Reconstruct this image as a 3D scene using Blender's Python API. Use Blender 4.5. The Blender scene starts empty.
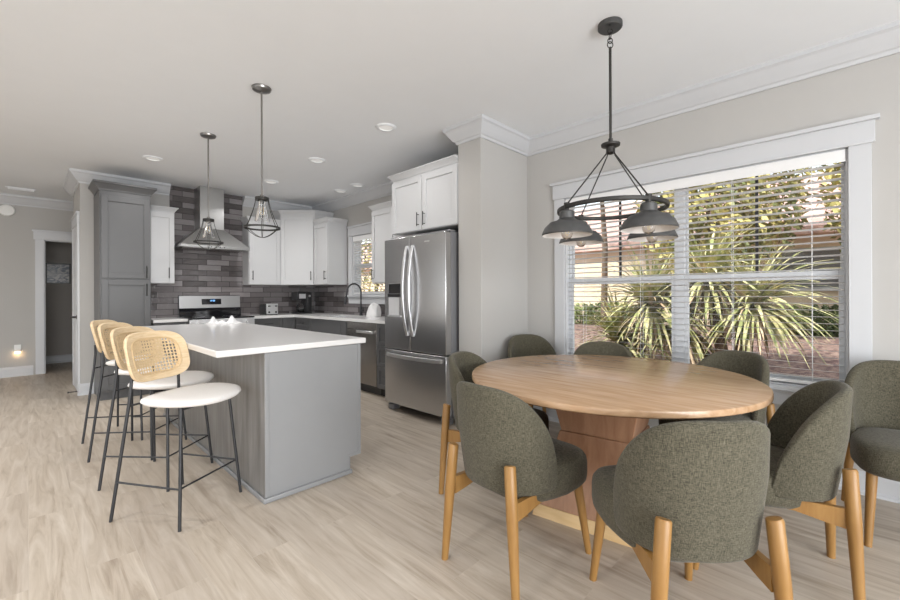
import bpy, math, random
from mathutils import Vector, Matrix
random.seed(7)
PI = math.pi
SC = bpy.context.scene
COL = SC.collection

# ------------------------------------------------------------------ materials
def new_mat(name):
    m = bpy.data.materials.new(name); m.use_nodes = True
    nt = m.node_tree; b = nt.nodes['Principled BSDF']
    return m, nt, b

def node(nt, typ, **kw):
    n = nt.nodes.new(typ)
    for k, v in kw.items():
        if k.startswith('i_'):
            n.inputs[k[2:].replace('_', ' ')].default_value = v
        else:
            setattr(n, k, v)
    return n

def coords(nt, scale=(1, 1, 1), kind='Object'):
    tc = node(nt, 'ShaderNodeTexCoord'); mp = node(nt, 'ShaderNodeMapping')
    mp.inputs['Scale'].default_value = scale
    nt.links.new(tc.outputs[kind], mp.inputs['Vector'])
    return mp.outputs['Vector']

def mix(nt, fac, a, b):
    m = node(nt, 'ShaderNodeMix', data_type='RGBA')
    for sock, val in ((m.inputs['Factor'], fac), (m.inputs['A'], a), (m.inputs['B'], b)):
        pass
    ins = [i for i in m.inputs if i.enabled] if False else m.inputs
    def put(i, v):
        if hasattr(v, 'links'): nt.links.new(v, ins[i])
        else: ins[i].default_value = v
    put(0, fac); put(6, a); put(7, b)
    return m.outputs[2]

def c4(c): return (c[0], c[1], c[2], 1)

def bump(nt, b, h, strength=.2, dist=.01):
    n = node(nt, 'ShaderNodeBump'); n.inputs['Strength'].default_value = strength
    n.inputs['Distance'].default_value = dist
    nt.links.new(h, n.inputs['Height']); nt.links.new(n.outputs[0], b.inputs['Normal'])

def plain(name, col, rough=.5, metal=0, var=.06, scale=6, spec=.5, bmp=0, bscale=200, coat=0):
    """a surface with slight procedural unevenness"""
    m, nt, b = new_mat(name)
    v = coords(nt)
    n = node(nt, 'ShaderNodeTexNoise'); n.inputs['Scale'].default_value = scale; n.inputs['Detail'].default_value = 4
    nt.links.new(v, n.inputs['Vector'])
    lo = [c * (1 - var) for c in col]; hi = [min(1, c * (1 + var)) for c in col]
    nt.links.new(mix(nt, n.outputs[0], c4(lo), c4(hi)), b.inputs['Base Color'])
    b.inputs['Roughness'].default_value = rough; b.inputs['Metallic'].default_value = metal
    b.inputs['Specular IOR Level'].default_value = spec
    b.inputs['Coat Weight'].default_value = coat
    if bmp:
        n2 = node(nt, 'ShaderNodeTexNoise'); n2.inputs['Scale'].default_value = bscale
        nt.links.new(v, n2.inputs['Vector']); bump(nt, b, n2.outputs[0], bmp, .002)
    return m

def brushed(name, col, rough, stretch=(1, 1, 60), var=.12, scale=8):
    m, nt, b = new_mat(name)
    v = coords(nt, stretch)
    n = node(nt, 'ShaderNodeTexNoise'); n.inputs['Scale'].default_value = scale; n.inputs['Detail'].default_value = 5
    nt.links.new(v, n.inputs['Vector'])
    nt.links.new(mix(nt, n.outputs[0], c4([c * (1 - var) for c in col]), c4([c * (1 + var) for c in col])), b.inputs['Base Color'])
    b.inputs['Metallic'].default_value = 1
    b.inputs['Roughness'].default_value = rough
    return m

def wood(name, a, c, stretch=(1, 12, 12), scale=3, rough=.45, fine=.25):
    m, nt, b = new_mat(name)
    v = coords(nt, stretch)
    n = node(nt, 'ShaderNodeTexNoise'); n.inputs['Scale'].default_value = scale; n.inputs['Detail'].default_value = 6
    n.inputs['Distortion'].default_value = .6
    nt.links.new(v, n.inputs['Vector'])
    v2 = coords(nt, tuple(s * 5 for s in stretch))
    n2 = node(nt, 'ShaderNodeTexNoise'); n2.inputs['Scale'].default_value = scale * 2; n2.inputs['Detail'].default_value = 3
    nt.links.new(v2, n2.inputs['Vector'])
    r = node(nt, 'ShaderNodeValToRGB')
    r.color_ramp.elements[0].position = .3; r.color_ramp.elements[1].position = .7
    r.color_ramp.elements[0].color = c4(a); r.color_ramp.elements[1].color = c4(c)
    nt.links.new(n.outputs[0], r.inputs[0])
    dk = [x * .8 for x in a]
    f = node(nt, 'ShaderNodeMath', operation='MULTIPLY'); f.inputs[1].default_value = fine
    nt.links.new(n2.outputs[0], f.inputs[0])
    nt.links.new(mix(nt, f.outputs[0], r.outputs[0], c4(dk)), b.inputs['Base Color'])
    b.inputs['Roughness'].default_value = rough
    return m

def floor_mat():
    m, nt, b = new_mat('oak_plank_floor')
    tc = node(nt, 'ShaderNodeTexCoord'); sp = node(nt, 'ShaderNodeSeparateXYZ'); cb = node(nt, 'ShaderNodeCombineXYZ')
    nt.links.new(tc.outputs['Object'], sp.inputs[0])
    nt.links.new(sp.outputs['Y'], cb.inputs['X']); nt.links.new(sp.outputs['X'], cb.inputs['Y'])
    br = node(nt, 'ShaderNodeTexBrick'); br.offset = .37; br.offset_frequency = 2
    br.inputs['Scale'].default_value = 1; br.inputs['Brick Width'].default_value = 1.22
    br.inputs['Row Height'].default_value = .18; br.inputs['Mortar Size'].default_value = .0012
    br.inputs['Mortar Smooth'].default_value = .1
    br.inputs['Color1'].default_value = (0, 0, 0, 1); br.inputs['Color2'].default_value = (1, 1, 1, 1)
    br.inputs['Mortar'].default_value = (.5, .5, .5, 1)
    nt.links.new(cb.outputs[0], br.inputs['Vector'])
    # grain, offset per plank
    ad = node(nt, 'ShaderNodeVectorMath', operation='ADD'); mu = node(nt, 'ShaderNodeVectorMath', operation='MULTIPLY')
    mu.inputs[1].default_value = (1.2, 13, 1)
    sc = node(nt, 'ShaderNodeVectorMath', operation='SCALE'); sc.inputs['Scale'].default_value = 13
    nt.links.new(br.outputs['Color'], sc.inputs[0])
    nt.links.new(cb.outputs[0], mu.inputs[0]); nt.links.new(mu.outputs[0], ad.inputs[0]); nt.links.new(sc.outputs[0], ad.inputs[1])
    n = node(nt, 'ShaderNodeTexNoise'); n.inputs['Scale'].default_value = 1.6; n.inputs['Detail'].default_value = 7
    n.inputs['Roughness'].default_value = .6; n.inputs['Distortion'].default_value = .8
    nt.links.new(ad.outputs[0], n.inputs['Vector'])
    n2 = node(nt, 'ShaderNodeTexNoise'); n2.inputs['Scale'].default_value = 12; n2.inputs['Detail'].default_value = 6
    mu2 = node(nt, 'ShaderNodeVectorMath', operation='MULTIPLY'); mu2.inputs[1].default_value = (.35, 3.2, 1)
    nt.links.new(ad.outputs[0], mu2.inputs[0]); nt.links.new(mu2.outputs[0], n2.inputs['Vector'])
    r = node(nt, 'ShaderNodeValToRGB')
    e = r.color_ramp.elements; e[0].position = .25; e[1].position = .70
    e[0].color = (.27, .21, .155, 1); e[1].color = (.64, .575, .495, 1)
    k = e.new(.46); k.color = (.48, .41, .33, 1)
    nt.links.new(n.outputs[0], r.inputs[0])
    f = node(nt, 'ShaderNodeMath', operation='MULTIPLY'); f.inputs[1].default_value = .38
    nt.links.new(n2.outputs[0], f.inputs[0])
    c = mix(nt, f.outputs[0], r.outputs[0], (.46, .40, .335, 1))
    # per plank tone
    f2 = node(nt, 'ShaderNodeMath', operation='MULTIPLY'); f2.inputs[1].default_value = .38
    nt.links.new(br.outputs['Color'], f2.inputs[0])
    c = mix(nt, f2.outputs[0], c, (.37, .315, .265, 1))
    f3 = node(nt, 'ShaderNodeMath', operation='MULTIPLY'); f3.inputs[1].default_value = .55
    nt.links.new(br.outputs['Fac'], f3.inputs[0])
    c = mix(nt, f3.outputs[0], c, (.52, .47, .40, 1))
    nt.links.new(c, b.inputs['Base Color'])
    b.inputs['Roughness'].default_value = .42
    b.inputs['Specular IOR Level'].default_value = .4
    bump(nt, b, n2.outputs[0], .08, .002)
    return m

def tile_mat(name, axis):
    m, nt, b = new_mat(name)
    tc = node(nt, 'ShaderNodeTexCoord'); sp = node(nt, 'ShaderNodeSeparateXYZ'); cb = node(nt, 'ShaderNodeCombineXYZ')
    nt.links.new(tc.outputs['Object'], sp.inputs[0])
    nt.links.new(sp.outputs[axis], cb.inputs['X']); nt.links.new(sp.outputs['Z'], cb.inputs['Y'])
    br = node(nt, 'ShaderNodeTexBrick'); br.offset = .37
    br.inputs['Scale'].default_value = 1; br.inputs['Brick Width'].default_value = .305
    br.inputs['Row Height'].default_value = .079; br.inputs['Mortar Size'].default_value = .003
    br.inputs['Mortar Smooth'].default_value = .2; br.inputs['Bias'].default_value = 0
    br.inputs['Color1'].default_value = (0, 0, 0, 1); br.inputs['Color2'].default_value = (1, 1, 1, 1)
    nt.links.new(cb.outputs[0], br.inputs['Vector'])
    r = node(nt, 'ShaderNodeValToRGB'); e = r.color_ramp.elements
    e[0].position = 0; e[1].position = 1
    e[0].color = (.042, .038, .040, 1); e[1].color = (.33, .31, .318, 1)
    k = e.new(.5); k.color = (.145, .132, .137, 1)
    nt.links.new(br.outputs['Color'], r.inputs[0])
    n = node(nt, 'ShaderNodeTexNoise'); n.inputs['Scale'].default_value = 9; n.inputs['Detail'].default_value = 4
    mp = node(nt, 'ShaderNodeVectorMath', operation='MULTIPLY'); mp.inputs[1].default_value = (1, 4, 1)
    nt.links.new(cb.outputs[0], mp.inputs[0]); nt.links.new(mp.outputs[0], n.inputs['Vector'])
    f = node(nt, 'ShaderNodeMath', operation='MULTIPLY'); f.inputs[1].default_value = .6
    nt.links.new(n.outputs[0], f.inputs[0])
    c = mix(nt, f.outputs[0], r.outputs[0], (.19, .165, .16, 1))
    c = mix(nt, br.outputs['Fac'], c, (.045, .042, .042, 1))
    nt.links.new(c, b.inputs['Base Color'])
    b.inputs['Roughness'].default_value = .11
    # glazed, slightly wavy face
    n3 = node(nt, 'ShaderNodeTexNoise'); n3.inputs['Scale'].default_value = 22
    nt.links.new(cb.outputs[0], n3.inputs['Vector'])
    s = node(nt, 'ShaderNodeMath', operation='SUBTRACT'); nt.links.new(n3.outputs[0], s.inputs[0]); nt.links.new(br.outputs['Fac'], s.inputs[1])
    bump(nt, b, s.outputs[0], .7, .006)
    return m

def fabric_mat():
    m, nt, b = new_mat('woven_olive_fabric')
    outs = []
    for st in ((420, 420, 60), (70, 70, 460)):
        v = coords(nt, st); n = node(nt, 'ShaderNodeTexNoise'); n.inputs['Scale'].default_value = 1.15; n.inputs['Detail'].default_value = 2
        nt.links.new(v, n.inputs['Vector']); outs.append(n.outputs[0])
    ad = node(nt, 'ShaderNodeMath', operation='ADD'); nt.links.new(outs[0], ad.inputs[0]); nt.links.new(outs[1], ad.inputs[1])
    r = node(nt, 'ShaderNodeValToRGB'); e = r.color_ramp.elements
    e[0].position = .36; e[1].position = .66
    hf = node(nt, 'ShaderNodeMath', operation='MULTIPLY'); hf.inputs[1].default_value = .5
    nt.links.new(ad.outputs[0], hf.inputs[0])
    e[0].color = (.038, .034, .022, 1); e[1].color = (.138, .126, .090, 1)
    nt.links.new(hf.outputs[0], r.inputs[0]); nt.links.new(r.outputs[0], b.inputs['Base Color'])
    b.inputs['Roughness'].default_value = .9; b.inputs['Specular IOR Level'].default_value = .2
    b.inputs['Sheen Weight'].default_value = .12; b.inputs['Sheen Roughness'].default_value = .5
    bump(nt, b, hf.outputs[0], .35, .0015)
    return m

def glass_mat(name, tint=(1, 1, 1), rough=0):
    m, nt, b = new_mat(name)
    b.inputs['Base Color'].default_value = c4(tint); b.inputs['Roughness'].default_value = rough
    b.inputs['Transmission Weight'].default_value = 1; b.inputs['IOR'].default_value = 1.45
    return m

def pane_mat():
    m, nt, b = new_mat('window_glass')
    nt.nodes.remove(b)
    t = node(nt, 'ShaderNodeBsdfTransparent'); t.inputs[0].default_value = (.95, .97, .96, 1)
    g = node(nt, 'ShaderNodeBsdfGlossy'); g.inputs['Roughness'].default_value = .02
    mx = node(nt, 'ShaderNodeMixShader'); mx.inputs[0].default_value = .008
    nt.links.new(t.outputs[0], mx.inputs[1]); nt.links.new(g.outputs[0], mx.inputs[2])
    nt.links.new(mx.outputs[0], nt.nodes['Material Output'].inputs[0])
    return m

def emit_mat(name, col, s):
    m, nt, b = new_mat(name)
    b.inputs['Base Color'].default_value = c4(col)
    b.inputs['Emission Color'].default_value = c4(col); b.inputs['Emission Strength'].default_value = s
    return m

M = {}
M['wall'] = plain('greige_wall_paint', (.475, .465, .45), .85, var=.02, scale=3, spec=.2)
M['ceiling'] = plain('white_ceiling_paint', (.85, .872, .90), .9, var=.015, spec=.2)
M['trim'] = plain('white_trim_paint', (.57, .58, .60), .4, var=.01)
M['white_cab'] = plain('white_cabinet_paint', (.57, .575, .585), .35, var=.01)
M['grey_cab'] = plain('grey_cabinet_paint', (.098, .099, .102), .38, var=.03)
M['island_grey'] = plain('grey_island_paint', (.255, .259, .265), .38, var=.03)
M['counter'] = plain('white_quartz', (.70, .695, .69), .18, var=.025, scale=14)
M['floor'] = floor_mat()
M['tile_x'] = tile_mat('grey_glazed_tile_back', 'X')
M['tile_y'] = tile_mat('grey_glazed_tile_side', 'Y')
M['steel'] = brushed('brushed_stainless_steel', (.58, .58, .59), .27, (3, 3, 60))
M['range_steel'] = brushed('range_stainless_steel', (.45, .45, .455), .36, (50, 3, 3), var=.06)
M['steel_dark'] = brushed('dark_stainless_steel', (.30, .285, .27), .25, (40, 3, 3))
M['steel_light'] = brushed('bright_stainless_steel', (.74, .74, .75), .38, (50, 3, 3), var=.06)
M['hood_steel'] = brushed('hood_stainless_steel', (.52, .52, .515), .3, (60, 60, 3), var=.12)
M['nickel'] = brushed('brushed_nickel', (.27, .26, .25), .3, (1, 1, 1), var=.05)
M['fridge_side'] = plain('grey_enamel_side', (.22, .22, .23), .4, var=.03)
M['black'] = plain('black_satin', (.015, .015, .016), .35, var=.1)
M['black_metal'] = plain('black_powder_coat', (.022, .023, .026), .42, var=.15)
M['handle_dark'] = plain('dark_nickel_pull', (.035, .035, .035), .4, metal=.3, var=.1)
M['black_glass'] = plain('black_glass', (.01, .01, .012), .06, var=.1)
M['fabric'] = fabric_mat()
M['oak_leg'] = wood('honey_oak_leg', (.26, .130, .034), (.33, .18, .055), (14, 14, 1.5), 3, .42, .12)
M['table_top'] = wood('oak_table_top', (.40, .245, .135), (.55, .375, .235), (10, 1.1, 10), 3.2, .22, .22)
M['table_edge'] = wood('oak_table_edge', (.47, .27, .12), (.58, .35, .17), (2, 2, 20), 3, .38, .15)
M['walnut'] = wood('warm_brown_pedestal', (.31, .155, .085), (.43, .24, .14), (9, 9, 1.2), 3, .4, .25)
M['band'] = wood('pale_oak_band', (.62, .42, .20), (.72, .52, .28), (1.5, 1.5, 14), 3, .4, .1)
M['rattan'] = wood('pale_rattan', (.64, .47, .27), (.78, .62, .42), (3, 3, 26), 6, .55, .25)
M['cane'] = plain('woven_cane', (.62, .46, .27), .6, var=.15, scale=60)
M['stool_seat'] = plain('off_white_boucle', (.78, .76, .74), .9, var=.05, scale=150, bmp=.3, bscale=350, spec=.2)
M['gunmetal'] = plain('weathered_grey_metal', (.085, .085, .085), .5, metal=.5, var=.25, scale=25)
M['iron'] = plain('dark_iron', (.045, .043, .04), .5, metal=.6, var=.3, scale=40)
M['shade_in'] = plain('white_enamel', (.8, .8, .8), .35, var=.01)
M['glass'] = glass_mat('clear_glass')
M['pane'] = pane_mat()
M['blind'] = plain('white_blind_slat', (.82, .82, .82), .45, var=.01)
M['cord'] = plain('white_cord', (.8, .8, .8), .7)
M['muntin'] = plain('backlit_dark_muntin', (.02, .02, .02), .5)  # near-black colour stands for the bar's backlit shade
M['filament'] = emit_mat('warm_filament', (1, .78, .5), .5)
M['warm_led'] = emit_mat('night_light_led', (1, .72, .4), 14)
M['display'] = emit_mat('blue_clock_display', (.35, .7, 1), 1.0)
M['plastic'] = plain('white_plastic', (.8, .8, .78), .4, var=.02)
M['grey_plastic'] = plain('light_grey_plastic', (.55, .55, .56), .3, var=.02)
M['ceramic'] = plain('white_ceramic', (.84, .84, .84), .25, var=.01)
M['cloth'] = plain('white_cotton_cloth', (.74, .74, .74), .9, var=.03, scale=30, bmp=.3, bscale=90)
M['island_side'] = wood('grey_stained_side_panel', (.15, .145, .14), (.25, .245, .24), (7, 7, .7), 3, .35, .1)
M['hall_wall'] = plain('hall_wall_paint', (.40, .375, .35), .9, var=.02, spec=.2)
M['lens'] = emit_mat('frosted_downlight_lens', (.8, .8, .78), .35)

# ------------------------------------------------------------------ mesh builder
class MB:
    def __init__(s): s.v = []; s.f = []; s.m = []
    def add(s, vs, fs, mi=0):
        o = len(s.v); s.v += [Vector(p) for p in vs]
        for f in fs: s.f.append([o + i for i in f]); s.m.append(mi)
    def box(s, x0, x1, y0, y1, z0, z1, mi=0):
        P = [(x0, y0, z0), (x1, y0, z0), (x1, y1, z0), (x0, y1, z0), (x0, y0, z1), (x1, y0, z1), (x1, y1, z1), (x0, y1, z1)]
        s.add(P, [(0, 3, 2, 1), (4, 5, 6, 7), (0, 1, 5, 4), (1, 2, 6, 5), (2, 3, 7, 6), (3, 0, 4, 7)], mi); return s
    def obox(s, O, U, W, u0, u1, v0, v1, w0, w1, mi=0):
        """box in a frame: U along the width, up is z, W outward"""
        O = Vector(O); U = Vector(U); W = Vector(W); Z = Vector((0, 0, 1))
        P = [O + U * u + Z * v + W * w for w in (w0, w1) for (u, v) in ((u0, v0), (u1, v0), (u1, v1), (u0, v1))]
        F = [(0, 3, 2, 1), (4, 5, 6, 7), (0, 1, 5, 4), (1, 2, 6, 5), (2, 3, 7, 6), (3, 0, 4, 7)]
        if U.cross(Z).dot(W) < 0: F = [tuple(reversed(f)) for f in F]
        s.add(P, F, mi); return s
    def rings(s, R, closed=False, cap=True, mi=0, flip=False):
        """skin a list of rings with the same number of points"""
        n = len(R[0]); o = len(s.v); F = []
        for r in R: s.v += [Vector(p) for p in r]
        m = len(R)
        for i in range(m if closed else m - 1):
            a = i * n; b = ((i + 1) % m) * n
            for j in range(n):
                k = (j + 1) % n
                F.append((a + j, a + k, b + k, b + j))
        if cap and not closed:
            F.append(tuple(reversed(range(n)))); F.append(tuple((m - 1) * n + j for j in range(n)))
        if flip: F = [tuple(reversed(f)) for f in F]
        for f in F: s.f.append([o + i for i in f]); s.m.append(mi)
        return s
    def cyl(s, a, b, r0, r1=None, n=16, mi=0):
        a = Vector(a); b = Vector(b); r1 = r0 if r1 is None else r1
        return s.tube([a, b], [r0, r1], n, mi)
    def tube(s, pts, r, n=10, mi=0, closed=False):
        pts = [Vector(p) for p in pts]; m = len(pts)
        rr = r if isinstance(r, (list, tuple)) else [r] * m
        T = []
        for i in range(m):
            if closed: t = pts[(i + 1) % m] - pts[i - 1]
            else: t = pts[min(i + 1, m - 1)] - pts[max(i - 1, 0)]
            T.append(t.normalized())
        up = Vector((0, 0, 1)) if abs(T[0].z) < .9 else Vector((1, 0, 0))
        N = (up - T[0] * up.dot(T[0])).normalized()
        R = []
        for i in range(m):
            N = (N - T[i] * N.dot(T[i])).normalized()
            B = T[i].cross(N)
            R.append([pts[i] + (N * math.cos(2 * PI * j / n) + B * math.sin(2 * PI * j / n)) * rr[i] for j in range(n)])
        return s.rings(R, closed, True, mi)
    def lathe(s, prof, c=(0, 0, 0), n=32, mi=0, closed=False):
        """prof: (r, z) from bottom to top; r=0 makes a pole"""
        R = [[(c[0] + max(r, 1e-5) * math.cos(2 * PI * j / n), c[1] + max(r, 1e-5) * math.sin(2 * PI * j / n), c[2] + z) for j in range(n)] for r, z in prof]
        return s.rings(R, closed, not closed, mi)
    def prism(s, poly, axis, a, b, mi=0):
        """extrude a 2d polygon along an axis ('x','y','z')"""
        def P(u, v, w):
            return {'x': (w, u, v), 'y': (u, w, v), 'z': (u, v, w)}[axis]
        n = len(poly)
        area = sum(poly[i][0] * poly[(i + 1) % n][1] - poly[(i + 1) % n][0] * poly[i][1] for i in range(n))
        F = [tuple(reversed(range(n))), tuple(range(n, 2 * n))] + [(i, (i + 1) % n, n + (i + 1) % n, n + i) for i in range(n)]
        if (area < 0) != (axis == 'y'): F = [tuple(reversed(f)) for f in F]
        s.add([P(u, v, a) for u, v in poly] + [P(u, v, b) for u, v in poly], F, mi); return s
    def build(s, name, mats, parent=None, bevel=0, smooth=True, ang=35, seg=2):
        off = Vector((0, 0, 0)); p = parent
        while p is not None: off += p.location; p = p.parent
        me = bpy.data.meshes.new(name)
        me.from_pydata([v - off for v in s.v], [], s.f)
        if not isinstance(mats, (list, tuple)): mats = [mats]
        for m in mats: me.materials.append(m)
        for p, mi in zip(me.polygons, s.m): p.material_index = mi; p.use_smooth = smooth
        me.update(); me.validate()
        if smooth: me.set_sharp_from_angle(angle=math.radians(ang))
        o = bpy.data.objects.new(name, me); COL.objects.link(o)
        if parent is not None: o.parent = parent
        if bevel:
            b = o.modifiers.new('bevel', 'BEVEL'); b.width = bevel; b.segments = seg; b.limit_method = 'ANGLE'; b.angle_limit = math.radians(40)
            b.harden_normals = False
        return o

def tag(o, label=None, cat=None, group=None, kind=None):
    if label: o['label'] = label
    if cat: o['category'] = cat
    if group: o['group'] = group
    if kind: o['kind'] = kind
    return o
def thing(name, label, cat, loc=(0, 0, 0), group=None):
    o = bpy.data.objects.new(name, None); o.empty_display_size = .1; COL.objects.link(o); o.location = loc
    return tag(o, label, cat, group)
def struct(o): o['kind'] = 'structure'; return o
def copy_tree(o, parent=None):
    c = o.copy(); COL.objects.link(c); c.parent = parent
    for ch in list(o.children): copy_tree(ch, c)
    return c

def sweep_plan(mb, path, prof, closed=False):
    """sweep a profile (out, z) along a plan polyline; 'out' points to the left of travel, mitred"""
    n = len(path); R = []
    for i in range(n):
        p = Vector(path[i]).to_2d() if len(path[i]) == 3 else Vector(path[i])
        d0 = (Vector(path[i]) - Vector(path[i - 1])).normalized() if i > 0 else None
        d1 = (Vector(path[i + 1]) - Vector(path[i])).normalized() if i < n - 1 else None
        if d0 is None: d0 = d1
        if d1 is None: d1 = d0
        l0 = Vector((-d0.y, d0.x)); l1 = Vector((-d1.y, d1.x))
        b = (l0 + l1).normalized(); b = b / max(.2, b.dot(l0))
        R.append([(p.x + b.x * o, p.y + b.y * o, z) for o, z in prof])
    mb.rings(R, False, True)
    return mb

# ------------------------------------------------------------------ room constants
XW = 3.52      # window wall
YB = 6.76      # kitchen back wall
YL = 9.09      # far wall on the left
CE = 2.74
YN = -3.6      # wall behind the camera
XN = -4.2      # wall far to the left
T = .14

# floor, ceiling
struct(MB().box(XN - T, XW + T, YN - T, 10.6, -.12, 0).build('floor', M['floor'], smooth=False))
struct(MB().box(XN - T, XW + T, YN - T, 10.6, CE, CE + .2).build('ceiling', M['ceiling'], smooth=False))

# window wall with two openings
W1 = (.02, 1.93, .60, 2.106)     # dining window y0,y1,z0,z1
W2 = (4.68, 5.53, 1.21, 2.12)    # kitchen window
mb = MB()
def wall_x(mb, x0, x1, ya, yb, holes):
    y = ya
    for (h0, h1, z0, z1) in holes:
        mb.box(x0, x1, y, h0, 0, CE); mb.box(x0, x1, h0, h1, 0, z0); mb.box(x0, x1, h0, h1, z1, CE); y = h1
    mb.box(x0, x1, y, yb, 0, CE)
def wall_y(mb, y0, y1, xa, xb, holes):
    x = xa
    for (h0, h1, z0, z1) in holes:
        mb.box(x, h0, y0, y1, 0, CE)
        if z0 > 0: mb.box(h0, h1, y0, y1, 0, z0)
        mb.box(h0, h1, y0, y1, z1, CE); x = h1
    mb.box(x, xb, y0, y1, 0, CE)
wall_x(mb, XW, XW + T, YN - T, YB + .12, [W1, W2])
struct(mb.build('wall_right', M['wall'], smooth=False))
struct(MB().box(2.792, XW, 2.343, 2.616, 0, CE).build('wall_right_return', M['wall'], bevel=.004))
struct(MB().box(.45, XW, YB, YB + .12, 0, CE).box(.45, .57, YB + .12, 7.75, 0, CE).box(.57, 3.2, 7.63, 7.75, 0, CE).build('wall_back', M['wall'], smooth=False))
D1 = (.183, .95, 0, 2.10)
mb = MB(); wall_y(mb, YL, YL + T, XN - T, 3.2, [D1]); struct(mb.build('wall_far_left', M['wall'], smooth=False))
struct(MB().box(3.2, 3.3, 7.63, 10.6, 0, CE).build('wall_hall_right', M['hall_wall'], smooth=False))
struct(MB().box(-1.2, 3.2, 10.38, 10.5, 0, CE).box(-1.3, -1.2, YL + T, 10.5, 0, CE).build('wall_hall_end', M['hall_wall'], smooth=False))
# behind the camera: a wide glazed garden side
G1 = (-2.4, 2.0, .05, 2.35)
mb = MB(); wall_y(mb, YN - T, YN, XN - T, XW + T, [G1]); struct(mb.build('wall_near', M['wall'], smooth=False))
G2 = (-2.6, -.2, .5, 2.2)
G3 = (1.2, 4.6, .3, 2.3)  # unseen left-wall openings added so the side fill reaches further back
G4 = (5.6, 8.2, .5, 2.2)
mb = MB(); wall_x(mb, XN - T, XN, YN - T, YL + T, [G2, G3, G4]); struct(mb.build('wall_near_left', M['wall'], smooth=False))

# crown moulding, baseboards
crown = [(0, CE - .145), (.012, CE - .145), (.018, CE - .125), (.03, CE - .118), (.055, CE - .085), (.085, CE - .04), (.1, CE - .028), (.1, CE), (0, CE)]
mb = sweep_plan(MB(), [(XW, YN), (XW, 2.343), (2.792, 2.343), (2.792, 2.616), (XW, 2.616), (XW, YB), (2.33, YB)], crown)
struct(mb.build('trim_1', M['trim'], smooth=False))
struct(sweep_plan(MB(), [(1.372, YB), (.45, YB), (.45, 7.75), (3.2, 7.75)], crown).build('trim_2', M['trim'], smooth=False))
struct(sweep_plan(MB(), [(3.2, YL), (XN, YL), (XN, YN), (XW, YN)], crown).build('trim_3', M['trim'], smooth=False))
def bbprof(h): return [(0, 0), (.028, 0), (.028, .018), (.016, .03), (.016, h - .03), (.01, h - .012), (.006, h), (0, h)]
struct(sweep_plan(MB(), [(XW, YN), (XW, 2.343), (2.792, 2.343), (2.792, 2.616)], bbprof(.135)).build('baseboard_right', M['trim'], smooth=False))
struct(sweep_plan(MB(), [(.572, YB), (.45, YB), (.45, 6.80)], bbprof(.14)).build('baseboard_back', M['trim'], smooth=False))
struct(sweep_plan(MB(), [(.06, YL), (XN, YL), (XN, YN)], bbprof(.148)).build('baseboard_left', M['trim'], smooth=False))
struct(sweep_plan(MB(), [(3.2, 10.38), (-1.2, 10.38)], bbprof(.14)).build('baseboard_hall', M['trim'], smooth=False))

# doorway in the far wall
mb = MB()
mb.box(.083, .183, YL - .022, YL, 0, 2.10).box(.95, 1.05, YL - .022, YL, 0, 2.10)
mb.box(.065, 1.07, YL - .026, YL, 2.10, 2.225).box(.05, 1.085, YL - .04, YL, 2.225, 2.25)
mb.box(.183, .198, YL, YL + T, 0, 2.10).box(.935, .95, YL, YL + T, 0, 2.10).box(.183, .95, YL, YL + T, 2.085, 2.10)
struct(mb.build('door_1', M['trim'], bevel=.002))
# closed door in the side of the kitchen wall, seen edge-on
dr = struct(thing('door_2', None, None, (.45, 7.2, 0)))
MB().box(.428, .45, 6.815, 6.905, 0, 2.12).box(.428, .45, 7.58, 7.67, 0, 2.12).box(.424, .45, 6.8, 7.685, 2.12, 2.23).box(.415, .45, 6.79, 7.695, 2.23, 2.255).build('casing', M['trim'], dr, bevel=.002)
mb = MB().box(.434, .45, 6.905, 7.58, .01, 2.12)
for z0, z1 in ((.2, .95), (1.1, 1.95)):
    mb.box(.428, .434, 7.0, 7.48, z0, z1)
mb.build('door_leaf', M['trim'], dr, bevel=.003)
MB().cyl((.434, 6.975, .95), (.39, 6.975, .95), .012).cyl((.44, 6.975, .95), (.427, 6.975, .95), .028).tube([(.39, 6.97, .95), (.385, 7.0, .95), (.385, 7.09, .95)], .009).build('door_handle', M['black'], dr)
ds = thing('door_stop', 'small black rod door stop on white baseboard at the wall end', 'door stop', (.42, YB + .02, .03))
MB().cyl((.4225, YB + .02, .05), (.345, YB + .02, .05), .005).build('rod', M['black'], ds)
MB().cyl((.345, YB + .02, .05), (.333, YB + .02, .05), .010).build('tip', M['black'], ds)

# backsplash tile
mb = MB().box(1.08, XW, YB - .012, YB, .905, 1.385).box(1.375, 2.325, YB - .012, YB, 1.385, CE)
struct(mb.build('wall_back_tile', M['tile_x'], smooth=False))
mb = MB().box(XW - .012, XW, 3.56, YB - .012, .905, 1.10).box(XW - .012, XW, 5.65, YB - .012, 1.10, 1.40).box(XW - .012, XW, 3.56, 4.44, 1.10, 1.38)
struct(mb.build('wall_right_tile', M['tile_y'], smooth=False))

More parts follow.
